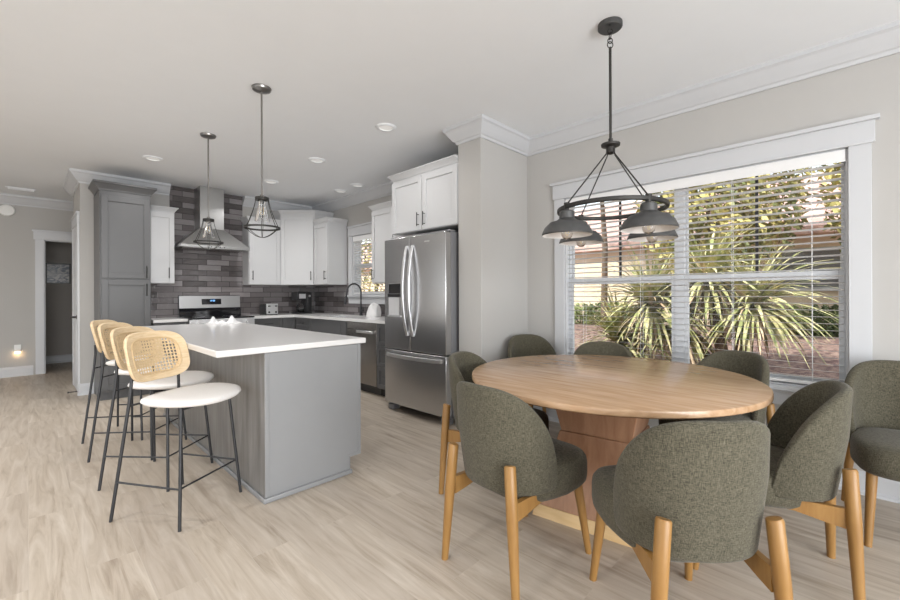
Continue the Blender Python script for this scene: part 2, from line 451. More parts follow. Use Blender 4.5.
# ------------------------------------------------------------------ windows
def window(name, y0, y1, z0, z1, units, muntin=True, split=.481):
    w = struct(thing(name, None, None, (XW, (y0 + y1) / 2, z0)))
    c = .10
    mb = MB()
    mb.box(XW - .022, XW, y0 - c, y0, z0, z1).box(XW - .022, XW, y1, y1 + c, z0, z1)          # legs
    mb.box(XW - .026, XW, y0 - c - .015, y1 + c + .015, z1, z1 + .13)                           # head
    mb.box(XW - .034, XW, y0 - c - .005, y1 + c + .005, z1 - .004, z1 + .012)
    mb.box(XW - .045, XW, y0 - c - .035, y1 + c + .035, z1 + .13, z1 + .155)                    # cap
    mb.build('window_casing', M['trim'], w, bevel=.002)
    mb = MB().box(XW - .06, XW + .02, y0 - c - .03, y1 + c + .03, z0 - .028, z0)
    mb.box(XW - .022, XW, y0 - c, y1 + c, z0 - .13, z0 - .028).box(XW - .032, XW, y0 - c, y1 + c, z0 - .05, z0 - .028)
    mb.build('window_sill', M['trim'], w, bevel=.003)
    mb = MB().box(XW, XW + T, y0, y0 + .012, z0, z1).box(XW, XW + T, y1 - .012, y1, z0, z1).box(XW, XW + T, y0, y1, z0, z0 + .012).box(XW, XW + T, y0, y1, z1 - .012, z1)
    a, b = XW + .055, XW + .135
    q = .020
    mb.box(a, b, y0 + .012, y0 + q, z0 + .012, z1 - .012).box(a, b, y1 - q, y1 - .012, z0 + .012, z1 - .012)
    mb.box(a, b, y0 + q, y1 - q, z0 + .012, z0 + .024).box(a, b, y0 + q, y1 - q, z1 - .024, z1 - .012)
    for i in range(1, units):
        ym = y0 + (y1 - y0) * i / units; mb.box(a, b, ym - .035, ym + .035, z0 + .012, z1 - .012)
    mb.build('window_frame', M['trim'], w, bevel=.002)
    zr = z0 + (z1 - z0) * split
    for i in range(units):
        u0 = y0 + q if i == 0 else y0 + (y1 - y0) * i / units + .035
        u1 = y1 - q if i == units - 1 else y0 + (y1 - y0) * (i + 1) / units - .035
        lo = MB(); x0, x1 = XW + .06, XW + .09
        lo.box(x0, x1, u0, u0 + .026, z0 + .024, zr + .03).box(x0, x1, u1 - .026, u1, z0 + .024, zr + .03)
        lo.box(x0, x1, u0 + .026, u1 - .026, z0 + .024, z0 + .055).box(x0 - .004, x1, u0 + .026, u1 - .026, zr - .025, zr + .03)
        s = lo.build('lower_sash', M['trim'], w, bevel=.002)
        MB().box(XW + .073, XW + .077, u0 + .026, u1 - .026, z0 + .055, zr - .025).build('pane', M['pane'], s)
        hi = MB(); x0, x1 = XW + .1, XW + .13
        hi.box(x0, x1, u0, u0 + .014, zr - .02, z1 - .024).box(x0, x1, u1 - .014, u1, zr - .02, z1 - .024)
        hi.box(x0, x1, u0 + .014, u1 - .014, zr - .02, zr + .02).box(x0, x1, u0 + .014, u1 - .014, z1 - .04, z1 - .024)
        s = hi.build('upper_sash', M['trim'], w, bevel=.002)
        MB().box(XW + .113, XW + .117, u0 + .014, u1 - .014, zr + .02, z1 - .04).build('pane', M['pane'], s)
        if muntin:
            um = (u0 + u1) / 2
            MB().box(XW + .108, XW + .122, um - .009, um + .009, zr + .02, z1 - .04).build('muntin', M['muntin'], s)
    return w
window('window_1', *W1, 2)
window('window_2', *W2, 1, False)

def blind(label, y0, y1, z0, z1, pitch, tilt, cords, xc, sw=.05):
    b = thing('window_blind', label, 'blind', (xc, (y0 + y1) / 2, z1 - .06))
    MB().box(xc - .03, xc + .028, y0, y1, z1 - .055, z1 - .002).build('headrail', M['blind'], b, bevel=.003)
    MB().box(xc - .038, xc - .031, y0 - .004, y1 + .004, z1 - .075, z1 - .001).build('valance', M['blind'], b, bevel=.002)
    z = z1 - .085; i = 0
    ct, st = math.cos(tilt), math.sin(tilt)
    mb = MB()
    while z > z0 + .05:
        R = []
        for y in (y0 + .004, y1 - .004):
            ring = []
            for u, w in ((-1, 0), (-.5, .0013), (0, .0018), (.5, .0013), (1, 0), (.5, -.0006), (0, -.0002), (-.5, -.0006)):
                uu = u * sw / 2; ww = w
                ring.append((xc + uu * ct, y, z - uu * st + ww))
            R.append(ring)
        mb.rings(R); z -= pitch
    mb.build('slats', M['blind'], b)
    MB().box(xc - .025, xc + .025, y0 + .004, y1 - .004, z0 + .008, z0 + .026).build('bottom_rail', M['blind'], b, bevel=.003)
    for yc in cords:
        MB().cyl((xc - .027, yc, z0 + .02), (xc - .027, yc, z1 - .055), .0013, n=6).cyl((xc + .027, yc, z0 + .02), (xc + .027, yc, z1 - .055), .0013, n=6).build('ladder_cord', M['cord'], b)
    return b
blind('wide white slatted blind across the dining window', W1[0] + .016, W1[1] - .016, W1[2] + .012, W1[3] - .012, 0.0432, .14, (.19, .62, 1.25, 1.75), XW + .026)
blind('narrow white slatted blind in the kitchen window', W2[0] + .016, W2[1] - .016, W2[2] + .012, W2[3] - .012, .043, .15, (4.8, 5.42), XW + .026)

# ------------------------------------------------------------------ cabinets
Z3 = Vector((0, 0, 1))
def bar_handle(parent, O, U, W, u, v, L, vertical=True, mat=None, r=.005, stand=.03):
    O = Vector(O); U = Vector(U); W = Vector(W)
    D = Z3 if vertical else U
    c = O + U * u + Z3 * v + W * stand
    mb = MB().cyl(c - D * L / 2, c + D * L / 2, r, n=10)
    for s in (-.36, .36):
        p = c + D * L * s
        mb.cyl(p, p - W * stand, r * .8, n=8)
    return mb.build('handle', mat or M['handle_dark'], parent)
def door(parent, O, U, W, u0, u1, v0, v1, mat, name='door', rail=.057, flat=False):
    mb = MB(); g = .0015
    u0 += g; u1 -= g; v0 += g; v1 -= g
    if flat: mb.obox(O, U, W, u0, u1, v0, v1, 0, .019)
    else:
        mb.obox(O, U, W, u0, u0 + rail, v0, v1, 0, .019).obox(O, U, W, u1 - rail, u1, v0, v1, 0, .019)
        mb.obox(O, U, W, u0 + rail, u1 - rail, v0, v0 + rail, 0, .019).obox(O, U, W, u0 + rail, u1 - rail, v1 - rail, v1, 0, .019)
        mb.obox(O, U, W, u0 + rail, u1 - rail, v0 + rail, v1 - rail, 0, .008)
    return mb.build(name, mat, parent, bevel=.0018)
cabcrown = lambda z: [(0, z - .06), (.006, z - .06), (.012, z - .045), (.035, z - .015), (.042, z - .012), (.042, z), (0, z)]

# pantry
P = thing('pantry_cabinet', 'tall dark grey pantry cabinet with two stacked doors and a crown top', 'cabinet', (.83, 6.45, 0))
mb = MB().box(.578, 1.062, 6.19, YB - .003, .10, 2.45)
mb.build('body', M['grey_cab'], P, bevel=.002)
MB().box(.582, 1.062, 6.235, YB - .003, 0, .10).build('toe_kick', M['grey_cab'], P)
O, U, W = (.578, 6.19, 0), (1, 0, 0), (0, -1, 0)
d = door(P, O, U, W, .012, .478, .115, 1.405, M['grey_cab'], rail=.062); bar_handle(d, (.578, 6.171, 0), U, W, .438, 1.285, .15, r=.007)
d = door(P, O, U, W, .012, .478, 1.42, 2.38, M['grey_cab'], rail=.062); bar_handle(d, (.578, 6.171, 0), U, W, .438, 1.50, .15, r=.007)
pc = lambda z: [(0, z - .10), (.008, z - .10), (.014, z - .08), (.05, z - .028), (.06, z - .022), (.06, z), (0, z)]
sweep_plan(MB(), [(1.062, 6.48), (1.062, 6.19), (.578, 6.19), (.578, YB - .12)], pc(2.535)).box(.578, 1.062, 6.19, YB - .115, 2.45, 2.53).build('crown', M['grey_cab'], P, smooth=False)

def upper(label, x0, x1, z0, z1, loc, hand, group=None):
    """back-wall upper cabinet facing -y"""
    c = thing('upper_cabinet', label, 'cabinet', loc)
    yf = 6.49
    MB().box(x0, x1, yf, YB - .014, z0, z1).build('body', M['white_cab'], c, bevel=.002)
    d = door(c, (x0, yf, 0), (1, 0, 0), (0, -1, 0), .004, x1 - x0 - .004, z0 + .004, z1 - .02, M['white_cab'])
    bar_handle(d, (x0, yf - .019, 0), (1, 0, 0), (0, -1, 0), hand, z0 + .14, .14)
    MB2 = MB().box(x0 + .001, x1 - .001, yf, YB - .015, z1, z1 + .03)
    return c, MB2
c, mb = upper('white upper cabinet between grey pantry and range hood', 1.066, 1.375, 1.375, 2.32, (1.23, 6.6, 1.375), .24)
sweep_plan(mb, [(1.375, YB - .014), (1.375, 6.49), (1.066, 6.49)], cabcrown(2.385)).build('crown', M['white_cab'], c, smooth=False)
c, mb = upper('white upper cabinet right of the range hood behind the nearest pendant', 2.322, 2.80, 1.375, 2.33, (2.56, 6.6, 1.375), .045)
sweep_plan(mb, [(2.80, 6.49), (2.322, 6.49), (2.322, YB - .014)], [(o, z) for o, z in cabcrown(2.40)]).build('crown', M['white_cab'], c, smooth=False)

# corner diagonal cabinet
c = thing('upper_cabinet', 'tallest white corner cabinet with an angled door', 'cabinet', (3.2, 6.5, 1.375))
XI = XW - .014; YI = YB - .014
poly = [(2.803, YI), (2.803, 6.49), (3.18, 6.10), (XI, 6.10), (XI, YI)]
MB().prism(poly, 'z', 1.375, 2.49).build('body', M['white_cab'], c, bevel=.002)
A = Vector((2.803, 6.49, 0)); B = Vector((3.18, 6.10, 0)); U = (B - A).normalized(); W = Vector((U.y, -U.x, 0))
if W.y > 0: W = -W
L = (B - A).length
d = door(c, A, U, W, .015, L - .015, 1.379, 2.46, M['white_cab']); bar_handle(d, A + W * .019, U, W, L - .05, 1.52, .14)
sweep_plan(MB().prism(poly, 'z', 2.49, 2.545), [(2.803, YI), (2.803, 6.49), (3.18, 6.10), (XI, 6.10)], [(-o, z) for o, z in cabcrown(2.555)]).build('crown', M['white_cab'], c, smooth=False)
# end cabinet on the window wall
def upper_x(label, y0, y1, z0, z1, xf, doors, crownpath, ztop, hand, name='upper_cabinet'):
    c = thing(name, label, 'cabinet', ((xf + XW) / 2, (y0 + y1) / 2, z0))
    MB().box(xf, XI, y0, y1, z0, z1).build('body', M['white_cab'], c, bevel=.002)
    n = doors; w = (y1 - y0) / n
    for i in range(n):
        d = door(c, (xf, y1, 0), (0, -1, 0), (-1, 0, 0), i * w + .003, (i + 1) * w - .003, z0 + .004, z1 - .02, M['white_cab'])
        bar_handle(d, (xf - .019, y1, 0), (0, -1, 0), (-1, 0, 0), hand[i], z0 + (.14 if n == 1 else .11), .14)
    sweep_plan(MB().box(xf, XI, y0 + .001, y1 - .001, z1, ztop - .002), crownpath, [(-o, z) for o, z in cabcrown(ztop)]).build('crown', M['white_cab'], c, smooth=False)
    return c
upper_x('white end cabinet beside the kitchen window with its side in light', 5.68, 6.097, 1.375, 2.33, 3.18, 1, [(3.18, 6.097), (3.18, 5.68), (XI, 5.68)], 2.39, [.375])
upper_x('white upper cabinet between kitchen window and refrigerator', 3.62, 4.53, 1.37, 2.32, 3.18, 2, [(XI, 4.53), (3.18, 4.53), (3.18, 3.62)], 2.38, [.045, .86])
upper_x('white two-door cabinet above the refrigerator', 2.622, 3.60, 1.865, 2.44, 2.80, 2, [(XI, 3.60), (2.80, 3.60), (2.80, 2.622)], 2.505, [.445, .535])

# base cabinets
def base_y(label, x0, x1, drawer=True, hand=None, name='base_cabinet'):
    c = thing(name, label, 'cabinet', ((x0 + x1) / 2, 6.5, 0))
    MB().box(x0, x1, 6.21, YB - .014, .10, .874).build('body', M['grey_cab'], c, bevel=.002)
    MB().box(x0, x1, 6.27, YB - .014, 0, .10).build('toe_kick', M['black'], c)
    O, U, W = (x0, 6.21, 0), (1, 0, 0), (0, -1, 0); w = x1 - x0
    if drawer:
        d = door(c, O, U, W, .003, w - .003, .72, .868, M['grey_cab'], 'drawer', .04); bar_handle(d, (x0, 6.191, 0), U, W, w / 2, .795, .12, False)
        d = door(c, O, U, W, .003, w - .003, .11, .715, M['grey_cab']); bar_handle(d, (x0, 6.191, 0), U, W, w - .04 if hand is None else hand, .60, .14)
    else:
        d = door(c, O, U, W, .003, w - .003, .11, .868, M['grey_cab']); bar_handle(d, (x0, 6.191, 0), U, W, w - .04 if hand is None else hand, .77, .14)
    return c
base_y('dark grey base cabinet between pantry and range', 1.083, 1.455, False, .33)
base_y('dark grey base cabinet just right of the range', 2.275, 2.70)
base_y('dark grey narrow base cabinet next to the inside corner', 2.703, 2.93, False)
def base_x(label, y0, y1, style, name='base_cabinet'):
    xf = 2.915
    c = thing(name, label, 'cabinet', (3.2, (y0 + y1) / 2, 0))
    MB().box(xf, XI, y0, y1, .10, .874 if style != 'sink' else .65).build('body', M['grey_cab'], c, bevel=.002)
    MB().box(xf + .06, XI, y0, y1, 0, .10).build('toe_kick', M['black'], c)
    O, U, W = (xf, y1, 0), (0, -1, 0), (-1, 0, 0); w = y1 - y0; Oh = (xf - .019, y1, 0)
    if style == 'sink':
        MB().box(xf, xf + .02, y0, y1, .65, .874).build('front_rail', M['grey_cab'], c)
        door(c, O, U, W, .003, w - .003, .66, .868, M['grey_cab'], 'false_front', flat=True)
        for i in (0, 1):
            d = door(c, O, U, W, .003 + i * w / 2, w / 2 * (i + 1) - .003, .11, .65, M['grey_cab']); bar_handle(d, Oh, U, W, w / 2 + (.04 if i else -.04), .55, .14)
    elif style == 'filler':
        door(c, O, U, W, .003, w - .003, .11, .868, M['grey_cab'], 'front_panel', flat=True)
    elif style == 'drawers':
        for z0, z1 in ((.11, .36), (.365, .61), (.615, .868)):
            d = door(c, O, U, W, .003, w - .003, z0, z1, M['grey_cab'], 'drawer', .045); bar_handle(d, Oh, U, W, w / 2, (z0 + z1) / 2 + .03, .12, False)
    else:
        d = door(c, O, U, W, .003, w - .003, .72, .868, M['grey_cab'], 'drawer', .04); bar_handle(d, Oh, U, W, w / 2, .795, .12, False)
        d = door(c, O, U, W, .003, w - .003, .11, .715, M['grey_cab']); bar_handle(d, Oh, U, W, .05, .60, .14)
    return c
base_x('dark grey base cabinet left of the sink', 5.70, 6.19, 'door')
base_x('dark grey sink base cabinet with a plain wide front', 4.87, 5.697, 'sink')
base_x('narrow grey cabinet strip left of the dishwasher', 4.722, 4.867, 'filler')
base_x('slim dark grey drawer cabinet between dishwasher and refrigerator', 3.62, 4.05, 'drawers')

# worktops
w = MB().box(1.083, 1.455, 6.17, YB - .014, .876, .912).build('worktop', M['counter'], bevel=.004)
tag(w, 'short white stone worktop left of the range', 'worktop')
mb = MB()
mb.box(2.275, 2.875, 6.17, YB - .014, .876, .912)
x0, x1 = 2.875, XI
sy0, sy1, sx0, sx1 = 4.95, 5.62, 2.99, 3.36
mb.box(x0, x1, 3.60, sy0, .876, .912).box(x0, x1, sy1, YB - .014, .876, .912).box(x0, sx0, sy0, sy1, .876, .912).box(sx1, x1, sy0, sy1, .876, .912)
w = mb.build('worktop', M['counter']); tag(w, 'long L-shaped white stone worktop under the kitchen window', 'worktop')
s = thing('sink', 'steel undermount sink below the kitchen window', 'sink', (3.17, 5.28, .70))
mb = MB().box(sx0 + .001, sx1 - .001, sy0 + .001, sy1 - .001, .69, .70).box(sx0 + .001, sx0 + .01, sy0 + .001, sy1 - .001, .70, .90).box(sx1 - .01, sx1 - .001, sy0 + .001, sy1 - .001, .70, .90)
mb.box(sx0 + .01, sx1 - .01, sy0 + .001, sy0 + .01, .70, .90).box(sx0 + .01, sx1 - .01, sy1 - .01, sy1 - .001, .70, .90)
mb.build('basin', M['steel_light'], s)
MB().lathe([(0, 0), (.04, 0), (.04, .004), (0, .004)], (3.17, 5.28, .7)).build('drain', M['nickel'], s)

# faucet
fx, fy = 3.42, 5.17
f = thing('faucet', 'black gooseneck faucet at the kitchen window', 'faucet', (fx, fy, .912))
MB().lathe([(.028, 0), (.028, .01), (.022, .015), (.02, .12), (.014, .135), (.0, .135)], (fx, fy, .912)).build('base', M['black_metal'], f)
pts = [(fx, fy, 1.04), (fx, fy, 1.26)]
for i in range(1, 13):
    a = PI * i / 12; pts.append((fx - .115 + .115 * math.cos(a), fy, 1.26 + .115 * math.sin(a)))
pts += [(fx - .245, fy, 1.19)]
MB().tube(pts, .0115, 12).build('spout', M['black_metal'], f)
MB().tube([(fx - .242, fy, 1.20), (fx - .252, fy, 1.15), (fx - .268, fy, 1.08)], [.014, .016, .019], 12).build('spray_head', M['black_metal'], f)
MB().cyl((fx, fy - .02, .985), (fx, fy - .055, .985), .013).tube([(fx, fy - .05, .985), (fx - .01, fy - .085, 1.03)], .006).build('lever', M['black_metal'], f)

# ------------------------------------------------------------------ appliances
# range
rx0, rx1 = 1.462, 2.268
r = thing('kitchen_range', 'stainless steel range with black cooktop and raised control backguard', 'range', (1.865, 6.4, 0))
MB().box(rx0, rx1, 6.14, YB - .02, .04, .90).build('body', M['steel_light'], r, bevel=.003)
MB().box(rx0 + .02, rx1 - .02, 6.2, 6.7, 0, .04).build('base', M['black'], r)
mb = MB().box(rx0 - .002, rx1 + .002, 6.13, YB - .10, .90, .918)
mb.build('cooktop', M['black_glass'], r, bevel=.003)
for (x, y, q) in ((1.66, 6.29, .1), (2.07, 6.29, .085), (1.66, 6.52, .075), (2.07, 6.52, .09)):
    MB().lathe([(q - .003, .9182), (q, .9182), (q, .9187), (q - .003, .9187)], (x, y, 0), 40, closed=True).build('burner_ring', M['fridge_side'], r)
MB().prism([(6.655, .918), (6.74, .918), (6.74, 1.215), (6.705, 1.215), (6.69, 1.03), (6.655, .99)], 'x', rx0, rx1).build('backguard', M['black_glass'], r, bevel=.003)
bg = MB().prism([(6.680, 1.035), (6.705, 1.035), (6.712, 1.21), (6.695, 1.21)], 'x', rx0 + .006, rx1 - .004).build('control_panel', M['range_steel'], r, bevel=.002)
mb = MB().prism([(6.676, 1.085), (6.688, 1.085), (6.696, 1.165), (6.684, 1.165)], 'x', 1.745, 2.0)
ds = mb.build('display_panel', M['black_glass'], bg)
dg = MB()
def seg_digit(mb, ch, x, z, h, y0, y1):
    w = h * .5; t = h * .13
    on = {'1': 'bc', '2': 'abged', '0': 'abcdef', '8': 'abcdefg', '5': 'afgcd'}[ch]
    S = {'a': (0, w, h - t, h), 'b': (w - t, w, h / 2, h), 'c': (w - t, w, 0, h / 2), 'd': (0, w, 0, t), 'e': (0, t, 0, h / 2), 'f': (0, t, h / 2, h), 'g': (0, w, h / 2 - t / 2, h / 2 + t / 2)}
    for k in on:
        a, b, c, d_ = S[k]; mb.box(x + a, x + b, y0, y1, z + c, z + d_)
for i, ch in enumerate('1200'):
    seg_digit(dg, ch, 1.845 + i * .017 + (.006 if i > 1 else 0), 1.128, .022, 6.676, 6.679)
dg.build('clock_digits', M['display'], ds, smooth=False)
d = MB().box(rx0 + .004, rx1 - .004, 6.11, 6.139, .26, .79).build('oven_door', M['steel_light'], r, bevel=.004)
MB().box(rx0 + .12, rx1 - .12, 6.107, 6.11, .36, .64).build('oven_glass', M['black_glass'], d)
MB().cyl((rx0 + .06, 6.06, .75), (rx1 - .06, 6.06, .75), .012).cyl((rx0 + .09, 6.06, .75), (rx0 + .09, 6.11, .75), .009).cyl((rx1 - .09, 6.06, .75), (rx1 - .09, 6.11, .75), .009).build('oven_handle', M['steel_light'], d)
MB().box(rx0 + .004, rx1 - .004, 6.112, 6.139, .80, .898).build('knob_panel', M['steel_light'], r, bevel=.003)
for k in range(5):
    x = rx0 + .1 + k * (rx1 - rx0 - .2) / 4
    MB().cyl((x, 6.112, .848), (x, 6.08, .848), .024, .02, n=20).build('knob', M['steel_light'], r)
MB().box(rx0 + .004, rx1 - .004, 6.115, 6.139, .07, .25).build('warming_drawer', M['steel_light'], r, bevel=.003)

# hood
h = thing('range_hood', 'stainless steel chimney range hood on the tiled wall above the range', 'range hood', (1.844, 6.6, 1.85))
hx0, hx1, hy0 = 1.40, 2.265, 6.28
yb = YB - .013
def rect(x0, x1, y0, y1, z): return [(x0, y0, z), (x1, y0, z), (x1, y1, z), (x0, y1, z)]
MB().rings([rect(hx0, hx1, hy0, yb, 1.862), rect(hx0, hx1, hy0, yb, 1.897)]).build('rim', M['hood_steel'], h, bevel=.002)
R = []
for t in (0, .25, .5, .75, 1):
    q = t
    R.append(rect(hx0 + (1.672 - hx0) * q, hx1 + (1.982 - hx1) * q, hy0 + (6.47 - hy0) * q, yb, 1.897 + .255 * t))
MB().rings(R).build('canopy', M['hood_steel'], h, smooth=False)
MB().box(1.675, 1.979, 6.475, yb, 2.152, CE - .001).build('chimney', M['hood_steel'], h, bevel=.002)
MB().box(hx0 + .04, hx1 - .04, hy0 + .04, yb - .04, 1.855, 1.862).build('filter', M['steel_dark'], h)
mb = MB()
for i in range(4): mb.cyl((1.76 + i * .055, hy0 + .002, 1.88), (1.76 + i * .055, hy0 - .006, 1.88), .007, n=12)
mb.build('buttons', M['black'], h)

# fridge
F = thing('refrigerator', 'stainless steel french door refrigerator with ice dispenser and bottom freezer', 'refrigerator', (3.05, 3.1, 0))
fy0, fy1 = 2.655, 3.575
MB().box(2.745, 3.45, fy0 + .012, fy1 - .006, .06, 1.80).build('body', M['fridge_side'], F, bevel=.004)
mb = MB()
for (x, y) in ((2.72, fy0 + .06), (2.72, fy1 - .06), (3.35, fy0 + .06), (3.35, fy1 - .06)): mb.box(x - .03, x + .06, y - .045, y + .045, 0, .062)
mb.build('feet', M['fridge_side'], F, bevel=.01)
MB().box(2.70, 2.745, fy0 + .06, fy1 - .06, 1.78, 1.81).box(2.72, 2.80, fy0 + .005, fy0 + .07, 1.80, 1.815).build('hinge_cover', M['fridge_side'], F, bevel=.004)
ym = 3.145
def fdoor(y0, y1, z0, z1, name):
    n = 7; ring = []
    for i in range(n + 1):
        t = i / n; y = y0 + (y1 - y0) * t
        yy = (y - (fy0 + fy1) / 2) / ((fy1 - fy0) / 2)
        ring.append((2.662 - .012 * (1 - yy * yy), y))
    poly = ring + [(2.735, y1), (2.735, y0)]
    return MB().prism(poly, 'z', z0, z1).build(name, M['steel'], F, bevel=.005, ang=25)
dl = fdoor(ym + .002, fy1, .655, 1.79, 'left_door')
drr = fdoor(fy0, ym - .002, .655, 1.79, 'right_door')
dw = fdoor(fy0, fy1, .085, .642, 'freezer_drawer')
def bow_handle(parent, y, z0, z1, w=.03):
    n = 12; R = []
    for i in range(n + 1):
        t = i / n; z = z0 + (z1 - z0) * t
        x = 2.648 - .062 * math.sin(PI * t) ** .8 - .006
        R.append([(x, y - w / 2, z), (x + .014, y - w / 2, z), (x + .014, y + w / 2, z), (x, y + w / 2, z)])
    return MB().rings(R).cyl((2.66, y, z0 + .012), (2.640, y, z0 + .012), .011).cyl((2.66, y, z1 - .012), (2.640, y, z1 - .012), .011).build('handle', M['steel_light'], parent, bevel=.003)
bow_handle(dl, ym + .045, .80, 1.70); bow_handle(drr, ym - .045, .80, 1.70)
n = 14; R = []
for i in range(n + 1):
    t = i / n; y = fy0 + .05 + (fy1 - fy0 - .1) * t
    x = 2.650 - .05 * math.sin(PI * t) ** .6 - .006
    R.append([(x, y, .575), (x, y, .612), (x + .014, y, .612), (x + .014, y, .575)])
MB().rings(R).build('handle', M['steel_light'], dw, bevel=.003)
d0, d1 = 3.285, 3.50
dd = MB().box(2.6535, 2.668, d0, d1, .985, 1.33).build('dispenser', M['fridge_side'], dl, bevel=.004)
MB().box(2.645, 2.6535, d0, d1, 1.19, 1.22).box(2.6515, 2.6535, d0 + .01, d1 - .01, 1.225, 1.325).build('dispenser_panel', M['black_glass'], dl)
MB().box(2.649, 2.6535, d0 + .035, d1 - .012, 1.0, 1.185).build('dispenser_recess', M['grey_plastic'], dl)
MB().box(2.642, 2.6535, d0, d1, .985, 1.0).build('drip_tray', M['steel_light'], dl)
mb = MB().box(2.6485, 2.6515, 2.86, 2.93, 1.715, 1.725); mb.build('badge', M['steel_light'], drr)

# dishwasher
D = thing('dishwasher', 'stainless steel dishwasher with recessed pocket handle in the base cabinets', 'dishwasher', (3.2, 4.385, 0))
MB().box(2.93, 3.48, 4.056, 4.714, .09, .872).build('body', M['black'], D)
MB().box(2.97, 3.45, 4.06, 4.71, 0, .09).build('toe_kick', M['black'], D)
fp = MB().box(2.898, 2.93, 4.06, 4.71, .115, .78).box(2.905, 2.93, 4.06, 4.71, .78, .868).build('front_panel', M['steel_dark'], D, bevel=.003)
MB().box(2.872, 2.898, 4.12, 4.46, .742, .775).build('handle', M['steel_light'], D, bevel=.006)

# small things on the worktops
t = thing('toaster', 'silver and black two slice toaster on the worktop left of the coffee maker', 'toaster', (2.635, 6.50, .912))
MB().box(2.535, 2.725, 6.42, 6.66, .922, 1.08).build('body', M['black'], t, bevel=.02, seg=3)
MB().box(2.550, 2.725, 6.405, 6.42, .925, 1.085).build('front_plate', M['steel_light'], t, bevel=.006)
MB().box(2.570, 2.600, 6.44, 6.64, 1.081, 1.084).box(2.660, 2.690, 6.44, 6.64, 1.081, 1.084).build('slots', M['black'], t)
mb = MB()
for x in (2.585, 2.690): mb.cyl((x, 6.405, .955), (x, 6.392, .955), .014, n=14)
mb.build('dials', M['black'], t)
MB().box(2.570, 2.600, 6.38, 6.405, 1.04, 1.055).box(2.675, 2.705, 6.38, 6.405, 1.04, 1.055).build('levers', M['black'], t, bevel=.003)
mb = MB().box(2.537, 2.555, 6.43, 6.45, .912, .922).box(2.705, 2.723, 6.43, 6.45, .912, .922).box(2.537, 2.555, 6.63, 6.65, .912, .922).box(2.705, 2.723, 6.63, 6.65, .912, .922)
mb.build('feet', M['black'], t)
k = thing('coffee_maker', 'black drip coffee maker with glass carafe in the worktop corner', 'coffee maker', (3.15, 6.5, .912))
cx, cy = 3.14, 6.47
MB().box(cx - .12, cx + .13, cy - .10, cy + .12, .912, .935).build('base', M['black'], k, bevel=.006)
MB().box(cx + .04, cx + .13, cy - .10, cy + .12, .935, 1.26).build('water_tank', M['black'], k, bevel=.01)
MB().box(cx - .12, cx + .04, cy - .10, cy + .12, 1.13, 1.27).build('brew_head', M['black'], k, bevel=.012)
MB().box(cx - .09, cx + .02, cy - .104, cy - .10, 1.16, 1.235).build('front_plate', M['steel_light'], k)
MB().cyl((cx + .085, cy - .10, 1.2), (cx + .085, cy - .115, 1.2), .016).build('dial', M['steel_light'], k)
cf = MB().lathe([(.0, 0), (.05, 0), (.062, .03), (.064, .08), (.05, .125), (.045, .14), (0, .14)], (cx - .04, cy - .02, .937)).build('carafe', M['glass'], k)
MB().lathe([(.0, .002), (.046, .002), (.058, .03), (.06, .06), (0, .06)], (cx - .04, cy - .02, .937)).build('coffee', M['ceramic'], cf)
MB().tube([(cx - .08, cy - .06, 1.07), (cx - .105, cy - .085, 1.06), (cx - .105, cy - .085, .98), (cx - .085, cy - .065, .96)], .008).build('handle', M['black'], cf)

# white folded dish towel standing on the worktop next to the refrigerator
def lump(cx, cy, z0, rx, ry, h, seed, n=24, m=10, amp=.12, topf=1.0):
    rnd = random.Random(seed); ph = [rnd.uniform(0, 6) for _ in range(6)]
    R = []
    for i in range(m + 1):
        t = i / m; z = z0 + h * t
        s = (1 - t ** 2.4) ** .55 if t < 1 else .02
        s = max(s, .03) * (1 + .04 * math.sin(9 * t))
        ring = []
        for j in range(n):
            a = 2 * PI * j / n
            k = 1 + amp * (math.sin(3 * a + ph[0] + 3 * t) + .6 * math.sin(5 * a + ph[1] - 4 * t)) * (.4 + t)
            ring.append((cx + rx * s * k * math.cos(a), cy + ry * s * k * math.sin(a), z + (.012 * math.sin(2 * a + ph[2]) if 0 < t else 0)))
        R.append(ring)
    return MB().rings(R)
o = lump(3.33, 4.72, .912, .085, .12, .185, 4).build('dish_towel', M['cloth']); tag(o, 'white bunched cloth on the worktop beside the refrigerator', 'towel')

# ------------------------------------------------------------------ island
I = thing('kitchen_island', 'grey kitchen island with panelled end and stools along one side', 'island', (1.28, 3.75, 0))
ix0, ix1, iy0, iy1 = .972, 1.56, 2.47, 4.98
MB().box(ix0, ix1, iy0, iy1, .11, .874).box(ix0, 1.525, iy0, iy1, 0, .11).build('body', M['island_grey'], I, bevel=.002)
# end panel with toe notch
mb = MB().prism([(.966, 0), (1.532, 0), (1.532, .112), (1.612, .112), (1.612, .874), (.966, .874)], 'y', 2.452, 2.47)
ep = mb.build('end_panel', M['island_grey'], I, bevel=.002)
MB().box(.962, .985, 2.447, 2.452, .03, .874).build('edge_trim', M['island_grey'], I, bevel=.0015)
MB().box(1.592, 1.614, 2.447, 2.452, .112, .874).box(1.514, 1.592, 2.447, 2.452, .112, .132).build('edge_trim', M['island_grey'], I, bevel=.0015)
MB().box(.955, 1.54, 2.436, 2.452, 0, .03).box(.95, .966, 2.436, iy1, 0, .03).build('base_shoe', M['island_grey'], I, bevel=.006)
MB().box(.962, .972, 2.452, iy1, .03, .874).build('side_panel', M['island_side'], I, bevel=.001)
